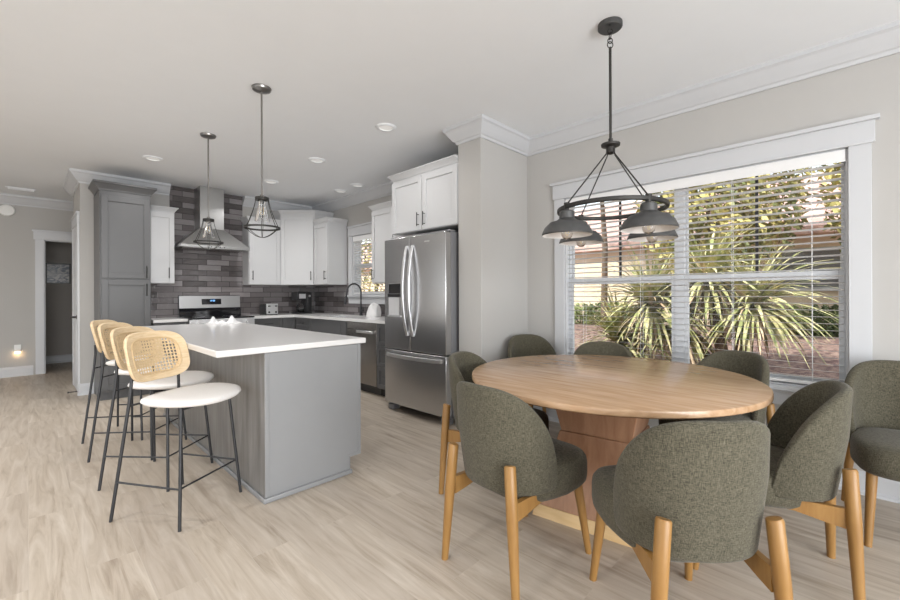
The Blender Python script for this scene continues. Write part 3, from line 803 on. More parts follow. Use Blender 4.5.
# doors and drawers on the kitchen side
ys = [2.475, 3.09, 3.70, 4.31, 4.97]
for i in range(4):
    O = (1.56, ys[i], 0); U = (0, 1, 0); W = (1, 0, 0); w = ys[i + 1] - ys[i]
    d = door(I, O, U, W, .002, w - .002, .70, .866, M['island_grey'], 'drawer', .04, flat=True); bar_handle(d, (1.579, ys[i], 0), U, W, w / 2, .785, .14, False)
    d = door(I, O, U, W, .002, w - .002, .12, .695, M['island_grey']); bar_handle(d, (1.579, ys[i], 0), U, W, .04 if i % 2 else w - .04, .60, .14)
w = MB().box(.705, 1.655, 2.44, 5.03, .876, .912).build('worktop', M['counter'], bevel=.006, seg=3); tag(w, 'large white stone worktop on the island', 'worktop')

# bunched white cloth with two raised peaks at the far end of the island
def cloth(cx, cy, z, ax):
    rnd = random.Random(12); nu, nv = 44, 20; ph = [rnd.uniform(0, 6) for _ in range(8)]
    ux, uy = math.cos(ax), math.sin(ax); V = []; Fc = []
    def H(u, v):
        e = max(0, 1 - (u / .165) ** 4) * max(0, 1 - (v / .095) ** 4)
        h = .012 + .012 * math.sin(60 * u + ph[0] + 25 * v) + .008 * math.sin(95 * v + ph[1] - 40 * u)
        h += .062 * math.exp(-((u + .105) / .026) ** 2 - ((v - .01) / .045) ** 2)
        h += .058 * math.exp(-((u - .085) / .030) ** 2 - (v / .05) ** 2) + .05 * math.exp(-((u - .125) / .018) ** 2 - ((v + .02) / .04) ** 2)
        return max(.003, h * e ** .5 + .002)
    for i in range(nu + 1):
        for j in range(nv + 1):
            u = -.165 + .33 * i / nu; v = -.095 + .19 * j / nv
            v *= 1 - .25 * abs(u / .165) ** 3; V.append((cx + u * ux - v * uy, cy + u * uy + v * ux, z + H(u, v)))
    for i in range(nu):
        for j in range(nv):
            a_ = i * (nv + 1) + j; Fc.append((a_, a_ + nv + 1, a_ + nv + 2, a_ + 1))
    n = len(V); mb = MB(); V2 = [(p[0], p[1], z) for p in V]
    mb.add(V + V2, Fc + [tuple(reversed([n + k for k in f])) for f in Fc])
    edge = [i * (nv + 1) for i in range(nu + 1)] + [nu * (nv + 1) + j for j in range(1, nv + 1)] + [i * (nv + 1) + nv for i in range(nu - 1, -1, -1)] + [j for j in range(nv - 1, 0, -1)]
    o_ = 0
    for k in range(len(edge)):
        p, q = edge[k], edge[(k + 1) % len(edge)]; mb.f.append([p, n + p, n + q, q]); mb.m.append(0)
    return mb
o = cloth(1.47, 4.84, .913, -.72).build('cloth_napkin', M['cloth']); tag(o, 'bunched white cloth with two raised peaks at far end of the island', 'cloth')

# ------------------------------------------------------------------ ceiling lights of the room
def downlight(x, y, label):
    c = thing('recessed_light', label, 'ceiling light', (x, y, CE), 'round recessed ceiling lights')
    MB().lathe([(.062, CE - .012), (.075, CE - .012), (.092, CE - .005), (.095, CE - .0005), (.062, CE - .0005)], (x, y, 0), 36, closed=True).build('trim_ring', M['ceiling'], c)
    MB().lathe([(0, CE - .006), (.062, CE - .006), (.062, CE - .001), (0, CE - .001)], (x, y, 0), 30).build('lens', M['lens'], c)
downlight(2.287, 3.04, 'round recessed ceiling light nearest the refrigerator cabinet')
downlight(2.29, 4.33, 'round recessed ceiling light in middle of the three beyond the island')
downlight(2.287, 5.58, 'round recessed ceiling light before the corner cabinets')
downlight(.976, 5.55, 'round recessed ceiling light in front of the grey pantry')
downlight(3.21, 5.37, 'left one of two small ceiling lights above the sink')
downlight(3.21, 4.92, 'right one of two small ceiling lights above the sink')
for yy_ in (1.0, 2.7, 4.4, 6.1): downlight(-.95, yy_, 'unseen recessed ceiling light added to fill the floor at left')  # out-of-view fittings added to brighten the floor by the stools
v = thing('ceiling_vent', 'flat white air vent in ceiling above the far doorway', 'vent', (-.06, 8.45, CE))
mb = MB().box(-.21, .09, 8.37, 8.53, CE - .008, CE - .0005)
for i in range(6): mb.box(-.19, .07, 8.385 + i * .024, 8.393 + i * .024, CE - .014, CE - .008)
mb.build('grille', M['ceiling'], v)
s = thing('smoke_detector', 'round white detector high on the far left wall', 'detector', (-.212, YL, 2.50))
MB().rings([[(-.212 + r_ * math.cos(2 * PI * j / 32), YL - d_, 2.505 + r_ * math.sin(2 * PI * j / 32)) for j in range(32)] for r_, d_ in ((.088, .0005), (.088, .02), (.075, .035), (.03, .04))], flip=False).build('case', M['plastic'], s)
s = thing('night_light', 'white plug-in night light glowing low on far left wall', 'night light', (-.109, YL, .42))
MB().box(-.145, -.073, YL - .006, YL - .0005, .365, .48).build('outlet_plate', M['plastic'], s, bevel=.003)
MB().box(-.14, -.078, YL - .03, YL - .006, .37, .42).build('case', M['plastic'], s, bevel=.004)
MB().box(-.14, -.078, YL - .032, YL - .010, .358, .37).build('glow_strip', M['warm_led'], s)
pc_ = thing('picture', 'black framed picture on the hall wall seen through doorway', 'picture', (.393, 10.38, 1.63))
mb = MB(); a0, a1, b0, b1 = .225, .56, 1.44, 1.815
y0, y1 = 10.352, 10.379
mb.box(a0, a0 + .022, y0, y1, b0, b1).box(a1 - .022, a1, y0, y1, b0, b1).box(a0 + .022, a1 - .022, y0, y1, b0, b0 + .022).box(a0 + .022, a1 - .022, y0, y1, b1 - .022, b1)
mb.build('picture_frame', M['black'], pc_)
m, nt, b = new_mat('abstract_grey_print'); vv = coords(nt, (3, 3, 5)); nn = node(nt, 'ShaderNodeTexNoise'); nn.inputs['Scale'].default_value = 2.5; nn.inputs['Distortion'].default_value = 1.5
nt.links.new(vv, nn.inputs['Vector']); rr_ = node(nt, 'ShaderNodeValToRGB'); e = rr_.color_ramp.elements; e[0].color = (.10, .12, .16, 1); e[1].color = (.62, .6, .58, 1); e[0].position = .38; e[1].position = .62
nt.links.new(nn.outputs[0], rr_.inputs[0]); nt.links.new(rr_.outputs[0], b.inputs['Base Color']); b.inputs['Roughness'].default_value = .25
MB().box(a0 + .022, a1 - .022, 10.365, 10.372, b0 + .022, b1 - .022).build('print', m, pc_)

# ------------------------------------------------------------------ pendants
def pendant(x, y, zt, label):
    p = thing('pendant_light', label, 'pendant light', (x, y, CE), 'cage pendants over the island')
    MB().lathe([(0, CE - .03), (.03, CE - .03), (.062, CE - .018), (.068, CE - .004), (.068, CE - .0005), (0, CE - .0005)], (x, y, 0)).build('canopy', M['nickel'], p)
    MB().cyl((x, y, zt + .03), (x, y, CE - .028), .0065, n=12).build('rod', M['nickel'], p)
    MB().lathe([(0, -.03), (.02, -.03), (.022, .0), (.012, .03), (0, .03)], (x, y, zt), 20).build('socket', M['nickel'], p)
    MB().lathe([(.030, -.011), (.048, -.011), (.048, .011), (.030, .011)], (x, y, zt), 28, closed=True).build('collar', M['iron'], p)
    R_ = .122; zr = zt - .212
    mb = MB()
    n = 36
    def hoop(z, r_, t): mb.tube([(x + r_ * math.cos(2 * PI * j / n), y + r_ * math.sin(2 * PI * j / n), z) for j in range(n)], t, 8, closed=True)
    R2 = MB()
    mb.lathe([(R_ - .003, -.0065), (R_ + .003, -.0065), (R_ + .003, .0065), (R_ - .003, .0065)], (x, y, zr), 40, closed=True)
    for k in range(6):
        a = 2 * PI * k / 6 + .2; ca, sa = math.cos(a), math.sin(a)
        pts = []
        for i in range(9):
            t = i / 8; r_ = .05 + (R_ - .05) * (t ** 1.35); pts.append((x + r_ * ca, y + r_ * sa, zt - .01 - (zt - .01 - zr) * t))
        mb.tube(pts, .0026, 6)
    for k in range(3):
        a = PI * k / 3 + .2; ca, sa = math.cos(a), math.sin(a); pts = []
        for i in range(17):
            t = -1 + 2 * i / 16; pts.append((x + R_ * t * ca, y + R_ * t * sa, zr - .072 * (1 - abs(t) ** 1.8)))
        mb.tube(pts, .0024, 6)
    mb.build('cage', M['iron'], p)
    MB().lathe([(.024, -.02), (.024, -.05), (.052, -.165), (.050, -.165), (.022, -.05), (.022, -.02)], (x, y, zt), 28, closed=True).build('glass_shade', M['glass'], p)
    b = MB().lathe([(0, -.135), (.012, -.13), (.020, -.11), (.018, -.085), (.009, -.05), (.009, -.03), (0, -.03)], (x, y, zt), 20).build('bulb', M['glass'], p)
    MB().tube([(x - .006, y, zt - .06), (x - .008, y, zt - .11), (x, y, zt - .115), (x + .008, y, zt - .11), (x + .006, y, zt - .06)], .0016, 6).build('filament', M['filament'], b)
    return p
pendant(1.21, 3.115, 1.922, 'wire cage pendant nearer the refrigerator hanging over near island half')
pendant(1.206, 4.387, 1.93, 'wire cage pendant hanging in front of the range hood')

# ------------------------------------------------------------------ dining table
TX, TY = 2.281, 1.006
Tb = thing('dining_table', 'round oak dining table on a brown hourglass pedestal', 'table', (TX, TY, 0))
rt = .752
MB().lathe([(0, .72), (rt - .03, .72), (rt - .008, .728), (rt - .001, .733), (rt, .738), (rt, .751), (rt - .002, .757), (rt - .007, .76), (0, .76)], (TX, TY, 0), 96, mi=0).build('tabletop', [M['table_top']], Tb)
def sq(h, z, rot=math.radians(7.7)):
    out = []
    for sx, sy in ((-1, -1), (1, -1), (1, 1), (-1, 1)):
        x, y = sx * h, sy * h
        out.append((TX + x * math.cos(rot) - y * math.sin(rot), TY + x * math.sin(rot) + y * math.cos(rot), z))
    return out
MB().rings([sq(.185, .455), sq(.238, .72)]).build('upper_pedestal', M['walnut'], Tb, bevel=.003)
MB().rings([sq(.292, .062), sq(.192, .455)]).build('lower_pedestal', M['walnut'], Tb, bevel=.003)
MB().rings([sq(.306, 0), sq(.292, .062)]).build('base_band', M['band'], Tb, bevel=.002)

# ------------------------------------------------------------------ dining chairs
def sup(a, n): # signed power helper
    return math.copysign(abs(a) ** n, a)
def make_chair():
    c = thing('dining_chair', 'x', 'chair', (0, 0, 0), 'olive grey barrel back dining chairs')
    # shell: plan angle th (0 = back), y back is -
    A, B_, TH = .225, .228, .038
    nth = 48; thmax = math.radians(91); zb = .385; y0 = -.030
    R = []
    for i in range(nth + 1):
        th = -thmax + 2 * thmax * i / nth
        s_ = min(.9995, abs(th) / thmax)
        zt = zb + .045 + .405 * (1 - s_ ** 2.7) ** .60
        ring = []; m = 9
        thk = TH * (1 - .35 * max(0, (s_ - .8) / .2))
        def P(z, off):
            f = (z - zb) / .45
            sc = .91 + .10 * min(1, max(0, f) * 1.8)
            a = A * sc + off; b = B_ * sc + off
            x = a * sup(math.sin(th), .86); y = y0 - b * sup(math.cos(th), .86) - .030 * max(0, f) * max(0, math.cos(th))
            return (x, y, z)
        for k in range(m + 1):
            z = zb + .014 + (zt - .02 - zb - .014) * k / m; ring.append(P(z, thk / 2))
        for aa in (30, 60, 90, 120, 150):
            r_ = math.radians(aa); ring.append(P(zt - .02 + .02 * math.sin(r_), thk / 2 * math.cos(r_)))
        for k in range(m, -1, -1):
            z = zb + .014 + (zt - .02 - zb - .014) * k / m; ring.append(P(z, -thk / 2))
        for aa in (210, 270, 330):
            r_ = math.radians(aa); ring.append(P(zb + .014 + .014 * math.sin(r_), thk / 2 * math.cos(r_)))
        R.append(ring)
    MB().rings(R, flip=True).build('backrest', M['fabric'], c, ang=60)
    # seat cushion
    R = []
    n = 48
    for rr, z in ((.55, .338), (.82, .338), (.93, .342), (.985, .358), (1, .385), (1, .43), (.985, .457), (.94, .474), (.85, .483), (.6, .488), (.3, .49)):
        ring = []
        for j in range(n):
            a = 2 * PI * j / n
            x = .236 * sup(math.cos(a), .56) * rr; y = .240 * sup(math.sin(a), .56) * rr + .048
            if y < .05: x *= 1 - .16 * min(1, (.05 - y) / .2)
            ring.append((x, y, z))
        R.append(ring)
    MB().rings(R).build('seat', M['fabric'], c, ang=70)
    for sx in (-1, 1):
        MB().tube([(sx * .166, -.268, .535), (sx * .167, -.269, .53), (sx * .183, -.276, .34), (sx * .210, -.287, 0)], [.020, .0235, .0235, .0155], 20).build('leg', M['oak_leg'], c)
        MB().tube([(sx * .178, .19, .345), (sx * .203, .245, 0)], [.022, .0145], 20).build('leg', M['oak_leg'], c)
    for sx in (-1, 1):
        MB().rings([[(sx * .172 + dx, yy, z) for dx, z in ((-.011, z0), (.011, z0), (.011, z1), (-.011, z1))] for yy, z0, z1 in ((-.262, .308, .385), (-.20, .318, .385), (-.10, .338, .385), (.19, .345, .385))], flip=True).build('seat_rail', M['oak_leg'], c)
    return c
chair0 = make_chair()
chairs = [
    (1.604, 1.112, (.995, -.08), 'olive grey chair nearest the island, its back to the camera at table left'),
    (2.033, 1.575, (.25, -.97), 'olive grey chair tucked beside the table nearest the refrigerator'),
    (3.13, 1.97, (-.50, -.866), 'olive grey chair in the corner against the wall behind the table'),
    (2.915, 1.295, (-.90, -.44), 'olive grey chair behind the table under the left window pane'),
    (2.985, .625, (-.92, .38), 'olive grey chair behind the table under the right window pane'),
    (2.304, .31, (-.22, .975), 'olive grey chair at right of the table seen from the side'),
    (3.075, -.21, (-.985, -.15), 'olive grey chair against the wall at far right of the photo'),
    (1.640, .478, (.715, .70), 'olive grey chair with its back to the camera nearest of all'),
]
for i, (x, y, f, lab) in enumerate(chairs):
    c = chair0 if i == 0 else copy_tree(chair0)
    c.location = (x, y, 0); c.rotation_euler = (0, 0, math.atan2(f[1], f[0]) - PI / 2); c['label'] = lab

# ------------------------------------------------------------------ bar stools
def make_stool():
    c = thing('bar_stool', 'x', 'stool', (0, 0, 0), 'cane back stools along the island')
    R = []; n = 44
    for rr, z in ((.3, .612), (.75, .614), (.94, .622), (1, .635), (.985, .647), (.9, .656), (.7, .661), (.35, .663)):
        ring = []
        for j in range(n):
            a = 2 * PI * j / n
            x = .248 * sup(math.cos(a), .88) * rr; y = .222 * sup(math.sin(a), .88) * rr + .078
            ring.append((x, y, z + .012 * (x / .235) ** 2))
        R.append(ring)
    MB().rings(R).build('seat', M['stool_seat'], c, ang=70)
    # backrest board: rounded ring bent round the sitter
    bw, bh, zc = .193, .140, .862
    def bend(x, z, w): return (x, -.215 - .27 * (z - zc) + 1.5 * x * x + w, z)
    n = 64
    def sup_ring(fx, fz, w, e=.55):
        out = []
        for j in range(n):
            a = 2 * PI * j / n
            out.append(bend(bw * fx * sup(math.cos(a), e), zc + bh * fz * sup(math.sin(a), e), w))
        return out
    MB().rings([sup_ring(.77, .73, .011), sup_ring(.985, .98, .011), sup_ring(1, 1, .004), sup_ring(1, 1, -.004), sup_ring(.985, .98, -.011), sup_ring(.77, .73, -.011)], closed=True, flip=True).build('backrest', M['rattan'], c, ang=50)
    mb = MB()
    for w in (.0125, -.0125): mb.tube([bend(bw * .775 * sup(math.cos(2 * PI * j / n), .55), zc + bh * .735 * sup(math.sin(2 * PI * j / n), .55), w) for j in range(n)], .0035, 6, closed=True)
    mb.build('cane_spline', M['cane'], c)
    mb = MB(); HX, HZ = bw * .785, bh * .75
    def inside(x, z): return (abs(x) / HX) ** 3.6 + (abs(z) / HZ) ** 3.6 < 1
    def strip(pts, hw, vertical):
        R = []
        for (x, z) in pts:
            if vertical: R.append([bend(x - hw, zc + z, -.0008), bend(x + hw, zc + z, -.0008), bend(x + hw, zc + z, .0008), bend(x - hw, zc + z, .0008)])
            else: R.append([bend(x, zc + z - hw, -.0008), bend(x, zc + z + hw, -.0008), bend(x, zc + z + hw, .0008), bend(x, zc + z - hw, .0008)])
        if len(R) > 1: mb.rings(R)
    N = 20
    for i in range(-8, 9):
        x = i * HX / 8.5
        h_ = HZ * max(0, 1 - (abs(x) / HX) ** 3.6) ** (1 / 3.6)
        strip([(x, -h_ + 2 * h_ * k / 6) for k in range(7)], .0036, True)
    for i in range(-5, 6):
        z = i * HZ / 5.5
        w_ = HX * max(0, 1 - (abs(z) / HZ) ** 3.6) ** (1 / 3.6)
        strip([(-w_ + 2 * w_ * k / 12, z) for k in range(13)], .0036, False)
    mb.build('cane_panel', M['cane'], c, smooth=False)
    for sx in (-1, 1):
        MB().tube([(sx * .225, -.235, 0), (sx * .158, -.19, .62), (sx * .150, -.185, .72), (sx * .146, -.188, .80)], .0085, 12).build('leg', M['black_metal'], c)
        MB().tube([(sx * .218, .205, 0), (sx * .168, .165, .618)], .0085, 12).build('leg', M['black_metal'], c)
    mb = MB()
    mb.tube([(-.204, -.222, .205), (-.205, -.16, .205), (-.203, .187, .205), (.203, .187, .205), (.205, -.16, .205), (.204, -.222, .205)], .0055, 8)
    mb.build('footrest', M['black_metal'], c)
    MB().tube([(-.158, -.188, .606), (.158, -.188, .606)], .006, 8).build('seat_brace', M['black_metal'], c)
    MB().tube([(-.168, .162, .606), (.168, .162, .606)], .006, 8).build('seat_brace', M['black_metal'], c)
    return c
st0 = make_stool()
stools = [(.622, 2.768, (.52, -.855), 'cane back stool with white seat nearest the camera beside the island'),
          (.632, 3.335, (.66, -.75), 'cane back stool second from the camera, between two others'),
          (.632, 4.0, (.74, -.67), 'cane back stool third from the camera at the island'),
          (.635, 4.57, (.80, -.60), 'cane back stool farthest from the camera nearest the pantry')]
for i, (x, y, f, lab) in enumerate(stools):
    c = st0 if i == 0 else copy_tree(st0)
    c.location = (x, y, 0); c.rotation_euler = (0, 0, math.atan2(f[1], f[0]) - PI / 2); c['label'] = lab

# ------------------------------------------------------------------ chandelier
CX, CY = 2.311, .981
C = thing('chandelier', 'dark metal ring chandelier with four grey barn shades above the round table', 'chandelier', (CX, CY, CE))
mb = MB().lathe([(0, CE - .028), (.060, CE - .028), (.066, CE - .022), (.066, CE - .0005), (0, CE - .0005)], (CX, CY, 0), 40)
cp = mb.build('canopy', M['gunmetal'], C)
mb = MB()
for a in (.35, .35 + PI): mb.lathe([(0, CE - .034), (.007, CE - .032), (.007, CE - .028), (0, CE - .028)], (CX + .04 * math.cos(a), CY + .04 * math.sin(a), 0), 12)
mb.build('screws', M['black'], cp)
mb = MB()
def link(zc, r_, rot):
    mb.tube([(CX + r_ * math.cos(2 * PI * j / 16) * math.cos(rot), CY + r_ * math.cos(2 * PI * j / 16) * math.sin(rot), zc + r_ * 1.15 * math.sin(2 * PI * j / 16)) for j in range(16)], .0028, 8, closed=True)
link(CE - .042, .013, 2.3); link(CE - .068, .016, 2.3 + PI / 2); link(CE - .095, .013, 2.3); link(CE - .118, .016, 2.4)
mb.build('chain', M['iron'], C)
MB().cyl((CX, CY, 2.075), (CX, CY, CE - .132), .0075, n=14).build('rod', M['iron'], C)
MB().lathe([(0, -.06), (.012, -.058), (.024, -.05), (.024, -.02), (.05, -.012), (.052, 0), (.03, .006), (.012, .012), (.012, .03), (0, .03)], (CX, CY, 2.06), 28).build('hub', M['iron'], C)
zr = 1.69; rr = .285
MB().lathe([(rr - .010, -.011), (rr + .010, -.011), (rr + .010, .011), (rr - .010, .011)], (CX, CY, zr), 72, closed=True).build('ring', M['iron'], C, bevel=.003)
base_a = math.atan2(.48, -.872)
for k in range(4):
    a = base_a + k * PI / 2; ca, sa = math.cos(a), math.sin(a)
    MB().tube([(CX + .022 * ca, CY + .022 * sa, 2.03), (CX + .03 * ca, CY + .03 * sa, 2.0), (CX + rr * ca, CY + rr * sa, zr + .012)], .0038, 8).build('arm', M['iron'], C)
    px, py = CX + rr * ca, CY + rr * sa
    sh = MB().lathe([(0.1321, -.158), (0.1348, -.153), (0.1330, -.146), (0.1190, -.115), (0.0911, -.088), (0.0577, -.078), (0.0409, -.066), (0.0391, -.03), (0.0279, -.022), (0.0112, -.020), (0.0112, -.023), (0.0279, -.027), (0.0363, -.034), (0.0372, -.069), (0.0558, -.082), (0.0893, -.092), (0.1163, -.119), (0.1302, -.150)], (px, py, zr), 48, closed=True)
    n_ = 48; rows = 18
    for row in range(rows):
        if row >= 10:
            for j in range(n_): sh.m[row * n_ + j] = 1
    so = sh.build('lamp_shade', [M['gunmetal'], M['shade_in']], C)
    MB().cyl((px, py, zr - .03), (px, py, zr + .02), .012, n=14).cyl((px, py, zr + .008), (px, py, zr + .02), .016, n=14).build('stem', M['iron'], C)
    MB().cyl((px, py, zr - .085), (px, py, zr - .03), .017, n=16).build('socket', M['shade_in'], so)
    b = MB().lathe([(0, -.182), (.014, -.179), (.027, -.165), (.031, -.148), (.027, -.125), (.015, -.10), (.013, -.085), (0, -.085)], (px, py, zr), 24).build('bulb', M['glass'], C)
    MB().tube([(px - .006, py, zr - .10), (px - .010, py, zr - .15), (px, py, zr - .156), (px + .010, py, zr - .15), (px + .006, py, zr - .10)], .0014, 6).build('filament', M['filament'], b)

# ------------------------------------------------------------------ outside
def leaf_mat(name, a, b_, sc=2.5):
    m = plain(name, a, .6, var=0); nt = m.node_tree
    b = nt.nodes['Principled BSDF']; v = coords(nt); n = node(nt, 'ShaderNodeTexNoise'); n.inputs['Scale'].default_value = sc
    nt.links.new(v, n.inputs['Vector']); r = node(nt, 'ShaderNodeValToRGB'); e = r.color_ramp.elements
    e[0].position = .4; e[1].position = .6; e[0].color = c4(a); e[1].color = c4(b_)
    nt.links.new(n.outputs[0], r.inputs[0]); nt.links.new(r.outputs[0], b.inputs['Base Color'])
    b.inputs['Subsurface Weight'].default_value = 0
    return m
M['yucca'] = leaf_mat('yucca_leaf', (.26, .29, .11), (.66, .59, .34), 9)
M['dryleaf'] = leaf_mat('dry_yucca_leaf', (.50, .36, .24), (.82, .64, .46), 9)
M['foliage'] = leaf_mat('tree_leaf', (.16, .18, .07), (.66, .56, .22), 2.2)
M['hedge'] = leaf_mat('hedge_leaf', (.09, .13, .05), (.28, .33, .13), 3)
M['bark'] = plain('bark', (.16, .11, .08), .9, var=.3, scale=12)
M['mulch'] = leaf_mat('reddish_mulch', (.15, .09, .09), (.33, .23, .20), 14)
M['stucco'] = plain('peach_stucco', (.86, .70, .54), .9, var=.05, scale=5)
M['roof_tile'] = leaf_mat('rose_roof_tile', (.55, .33, .30), (.72, .50, .45), 3)
struct(MB().box(XW + T + .01, 24, -14, 30, -.35, -.25).build('ground', M['mulch'], smooth=False))
struct(MB().prism([(4.6, -.25), (9.2, .48), (24, .5), (24, -.34), (4.6, -.34)], 'y', -14, 30).build('ground_bank', M['mulch'], smooth=False))
hb = thing('neighbouring_house', 'peach stucco house with a rosy tiled roof beyond the garden', 'house', (12, 4, -.25))
MB().box(10.4, 16, -6, 24, -.25, 2.35).build('wall', M['stucco'], hb, smooth=False)
R = []
MB().prism([(10.15, 2.32), (16, 4.6), (16, 4.7), (10.15, 2.46)], 'y', -6.5, 24.5).build('roof', M['roof_tile'], hb, smooth=False)
wf = MB().box(10.34, 10.4, .10, 1.2, 1.25, 1.32).box(10.36, 10.4, .10, .17, 1.32, 2.0).box(10.36, 10.4, 1.13, 1.2, 1.32, 2.0).box(10.36, 10.4, .1, 1.2, 2.0, 2.07).build('window_trim', M['trim'], hb)
MB().box(10.37, 10.39, .17, 1.13, 1.32, 2.0).build('window_glass', M['fridge_side'], hb)

def blades(cx, cy, z, n, L, seed, w=.028, droop=1.0, lo=-.6):
    rnd = random.Random(seed); mb = MB()
    for i in range(n):
        az = rnd.uniform(0, 2 * PI); el = rnd.uniform(lo, 1.35); l = L * rnd.uniform(.7, 1.1); ww = w * rnd.uniform(.7, 1.2)
        d = Vector((math.cos(az) * math.cos(el), math.sin(az) * math.cos(el), math.sin(el)))
        side = Vector((-math.sin(az), math.cos(az), 0)) * ww
        p = Vector((cx, cy, z)); V = []; m = 6
        for k in range(m + 1):
            t = k / m; hw = (1 - t ** 1.6) * (.5 + .5 * min(1, t * 5))
            V += [p - side * hw, p + side * hw + Vector((0, 0, .004))]
            p = p + d * (l / m); d = (d + Vector((0, 0, -.13 * droop * (1 + t)))).normalized()
        mb.add(V, [(2 * k, 2 * k + 1, 2 * k + 3, 2 * k + 2) for k in range(m)])
    return mb
def palm(label, x, y, heads, L, n, seed):
    t = thing('yucca', label, 'plant', (x, y, -.25))
    for i, (dx, dy, z) in enumerate(heads):
        MB().tube([(x, y, -.25), (x + dx * .5, y + dy * .5, z * .5), (x + dx, y + dy, z)], [.09, .07, .06], 10).build('trunk', M['bark'], t)
        blades(x + dx, y + dy, z, n, L, seed + i, droop=1.15, w=.036).build('leaves', M['yucca'], t, smooth=False)
        blades(x + dx, y + dy, z - .1, n // 3, L * .8, seed + 50 + i, droop=1.6, lo=-1.3).build('dry_leaves', M['dryleaf'], t, smooth=False)
palm('large spiky yucca with drooping yellow-green leaves outside the right window pane', 6.4, 1.15, ((0, .25, 1.35), (-.1, -.25, 1.05), (.2, .65, .75)), .92, 230, 3)
palm('bushy spiky yucca outside the left window pane', 6.3, 2.35, ((0, -.25, 1.05), (.1, .25, .45)), 1.0, 210, 21)
palm('small yucca at the left edge of the dining window', 6.4, 4.5, ((0, 0, .12),), .75, 150, 41)
def cloud(cx, cy, cz, rx, ry, rz, n, s, seed):
    rnd = random.Random(seed); mb = MB()
    for i in range(n):
        while 1:
            u = Vector((rnd.uniform(-1, 1), rnd.uniform(-1, 1), rnd.uniform(-1, 1)))
            if .25 < u.length < 1: break
        p = Vector((cx + u.x * rx, cy + u.y * ry, cz + u.z * rz))
        a = Vector((rnd.gauss(0, 1), rnd.gauss(0, 1), rnd.gauss(0, 1))).normalized(); b = a.orthogonal().normalized(); c_ = a.cross(b); k = s * rnd.uniform(.6, 1.3)
        mb.add([p - b * k, p - c_ * k * .4, p + b * k, p + c_ * k * .4], [(0, 1, 2, 3)])
    return mb
def tree(label, x, y, h, r, rz, n, seed, mat):
    t = thing('garden_tree', label, 'tree', (x, y, -.25))
    MB().tube([(x, y, -.25), (x + .1, y, h * .5), (x, y + .1, h)], [.08, .06, .03], 10).build('trunk', M['bark'], t)
    cloud(x, y, h, r, r * 1.2, rz, int(n * 1.8), .075, seed).build('foliage', mat, t, smooth=False)
tree('leafy yellow-green tree behind the yucca at right', 8.6, -.9, 2.9, 1.1, 1.7, 4200, 5, M['foliage'])
tree('tall leafy tree over the neighbouring roof between the two window panes', 8.4, 1.75, 2.9, 1.1, 1.5, 4200, 26, M['foliage'])
tree('leafy tree beyond the kitchen window', 8.2, 11.6, 3.0, 1.6, 2.2, 2200, 16, M['foliage'])
tree('leafy tree beyond the middle of the dining window', 9.0, 4.0, 4.6, 1.3, 1.3, 1800, 6, M['foliage'])
def hedge(label, x, y, rx, ry, rz, n, seed):
    o = cloud(x, y, rz * .7 + .5, rx, ry, rz, n, .06, seed).build('hedge', M['hedge'], smooth=False)
    off = Vector((x, y, .5)); 
    for v in o.data.vertices: v.co -= off
    o.location = off
    tag(o, label, 'hedge')
hedge('low green hedge before the peach house at right', 9.6, .2, .35, 1.5, .30, 2600, 8)
hedge('low green hedge before the peach house at left', 9.6, 4.2, .35, 1.5, .30, 2200, 9)

# ------------------------------------------------------------------ light
w = bpy.data.worlds.new('daylight'); SC.world = w; w.use_nodes = True
nt = w.node_tree; bg = nt.nodes['Background']
sky = nt.nodes.new('ShaderNodeTexSky'); sky.sky_type = 'NISHITA'; sky.sun_disc = False; sky.sun_elevation = math.radians(48); sky.sun_rotation = math.radians(200)
hs = nt.nodes.new('ShaderNodeHueSaturation'); hs.inputs['Saturation'].default_value = .25
nt.links.new(sky.outputs[0], hs.inputs['Color']); nt.links.new(hs.outputs[0], bg.inputs[0]); bg.inputs[1].default_value = .45
sl = bpy.data.lights.new('sun', 'SUN'); sl.energy = 8.5; sl.angle = math.radians(3); sl.color = (1, .95, .87)
so = bpy.data.objects.new('sun', sl); COL.objects.link(so)
so.rotation_euler = Vector((.62, -.35, -.70)).to_track_quat('-Z', 'Y').to_euler()
def area(name, loc, direction, sx, sy, e, col=(1, 1, 1)):
    l = bpy.data.lights.new(name, 'AREA'); l.shape = 'RECTANGLE'; l.size = sx; l.size_y = sy; l.energy = e; l.color = col
    o = bpy.data.objects.new(name, l); COL.objects.link(o); o.location = loc
    o.rotation_euler = Vector(direction).to_track_quat('-Z', 'Y').to_euler(); return o
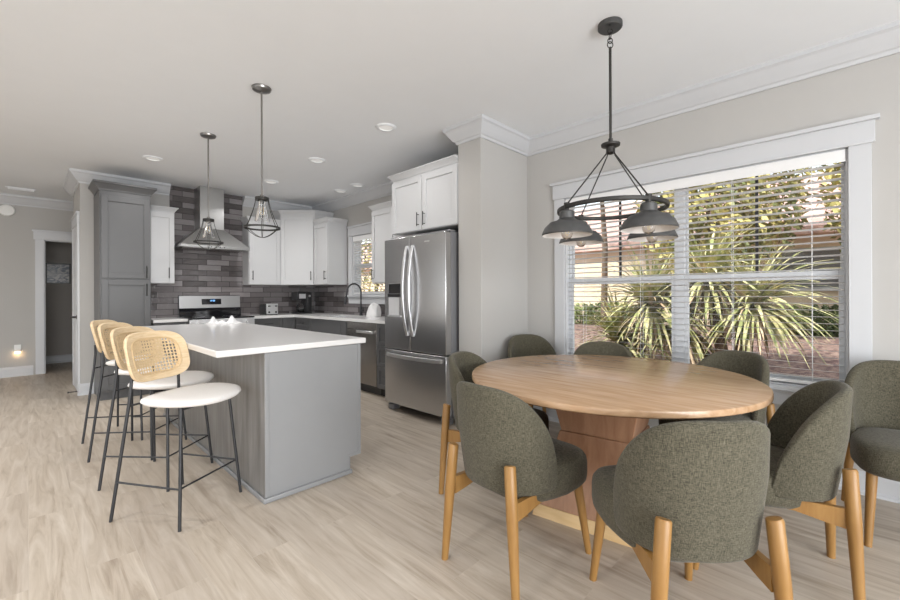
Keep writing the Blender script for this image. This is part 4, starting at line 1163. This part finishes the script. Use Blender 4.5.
# area lamp for daylight behind the camera; unseen side lamps added as fill
area('garden_daylight', ((G1[0] + G1[1]) / 2, YN - .1, (G1[2] + G1[3]) / 2), (.05, 1, .24), G1[1] - G1[0], G1[3] - G1[2], 375, (.95, .975, 1))
area('side_fill_light', (XN - .1, (G2[0] + G2[1]) / 2, 1.35), (1, 0, 0), 2.4, 1.7, 14, (.96, .98, 1))
area('side_fill_light', (XN - .1, (G3[0] + G3[1]) / 2, 1.35), (1, .1, .12), 3.4, 2.0, 38, (.96, .98, 1))
area('side_fill_light', (XN - .1, (G4[0] + G4[1]) / 2, 1.35), (1, -.2, .1), 2.6, 1.7, 10, (.96, .98, 1))
for (x, y) in ((2.287, 3.04), (2.29, 4.33), (2.287, 5.58), (.976, 5.55), (-.95, 1.0), (-.95, 2.7), (-.95, 4.4), (-.95, 6.1)):  # beams of the added fittings at left serve as floor fill
    l = bpy.data.lights.new('downlight_beam', 'AREA'); l.shape = 'DISK'; l.size = .12; l.energy = 5 if (x > 2 and y < 3.5) else (22 if x < 0 and y < 5 else 12); l.color = (1, .98, .96); l.spread = math.radians(150)
    o = bpy.data.objects.new('downlight_beam', l); COL.objects.link(o); o.location = (x, y, CE - .02)
nl = bpy.data.lights.new('night_glow', 'POINT'); nl.energy = .25; nl.color = (1, .6, .25); nl.shadow_soft_size = .02
o = bpy.data.objects.new('night_glow', nl); COL.objects.link(o); o.location = (-.109, YL - .045, .33)

# ------------------------------------------------------------------ camera
cam = bpy.data.cameras.new('camera'); co = bpy.data.objects.new('camera', cam); COL.objects.link(co); SC.camera = co
f = 412.76; yaw = .7738; roll = -.0043
cam.sensor_width = 36; cam.lens = f / 900 * 36; cam.shift_y = -(300 - 294.76) / 900
cam.clip_start = .05; cam.clip_end = 200
Fw = Vector((math.cos(yaw), math.sin(yaw), 0)); Rt = Vector((math.sin(yaw), -math.cos(yaw), 0)); Up = Vector((0, 0, 1))
r2 = Rt * math.cos(roll) + Up * math.sin(roll); u2 = Up * math.cos(roll) - Rt * math.sin(roll)
mtx = Matrix.Identity(4)
for i in range(3):
    mtx[i][0] = r2[i]; mtx[i][1] = u2[i]; mtx[i][2] = -Fw[i]
mtx[0][3], mtx[1][3], mtx[2][3] = 0, 0, 1.21
co.matrix_world = mtx

SC.view_settings.view_transform = 'Standard'; SC.view_settings.look = 'None'; SC.view_settings.gamma = 1
SC.view_settings.use_curve_mapping = False; SC.view_settings.exposure = -.31
cy_ = SC.cycles
cy_.use_denoising = True
cy_.max_bounces = 10; cy_.diffuse_bounces = 6; cy_.glossy_bounces = 4; cy_.transmission_bounces = 8; cy_.transparent_max_bounces = 12
cy_.sample_clamp_indirect = 8; cy_.caustics_reflective = False; cy_.caustics_refractive = False
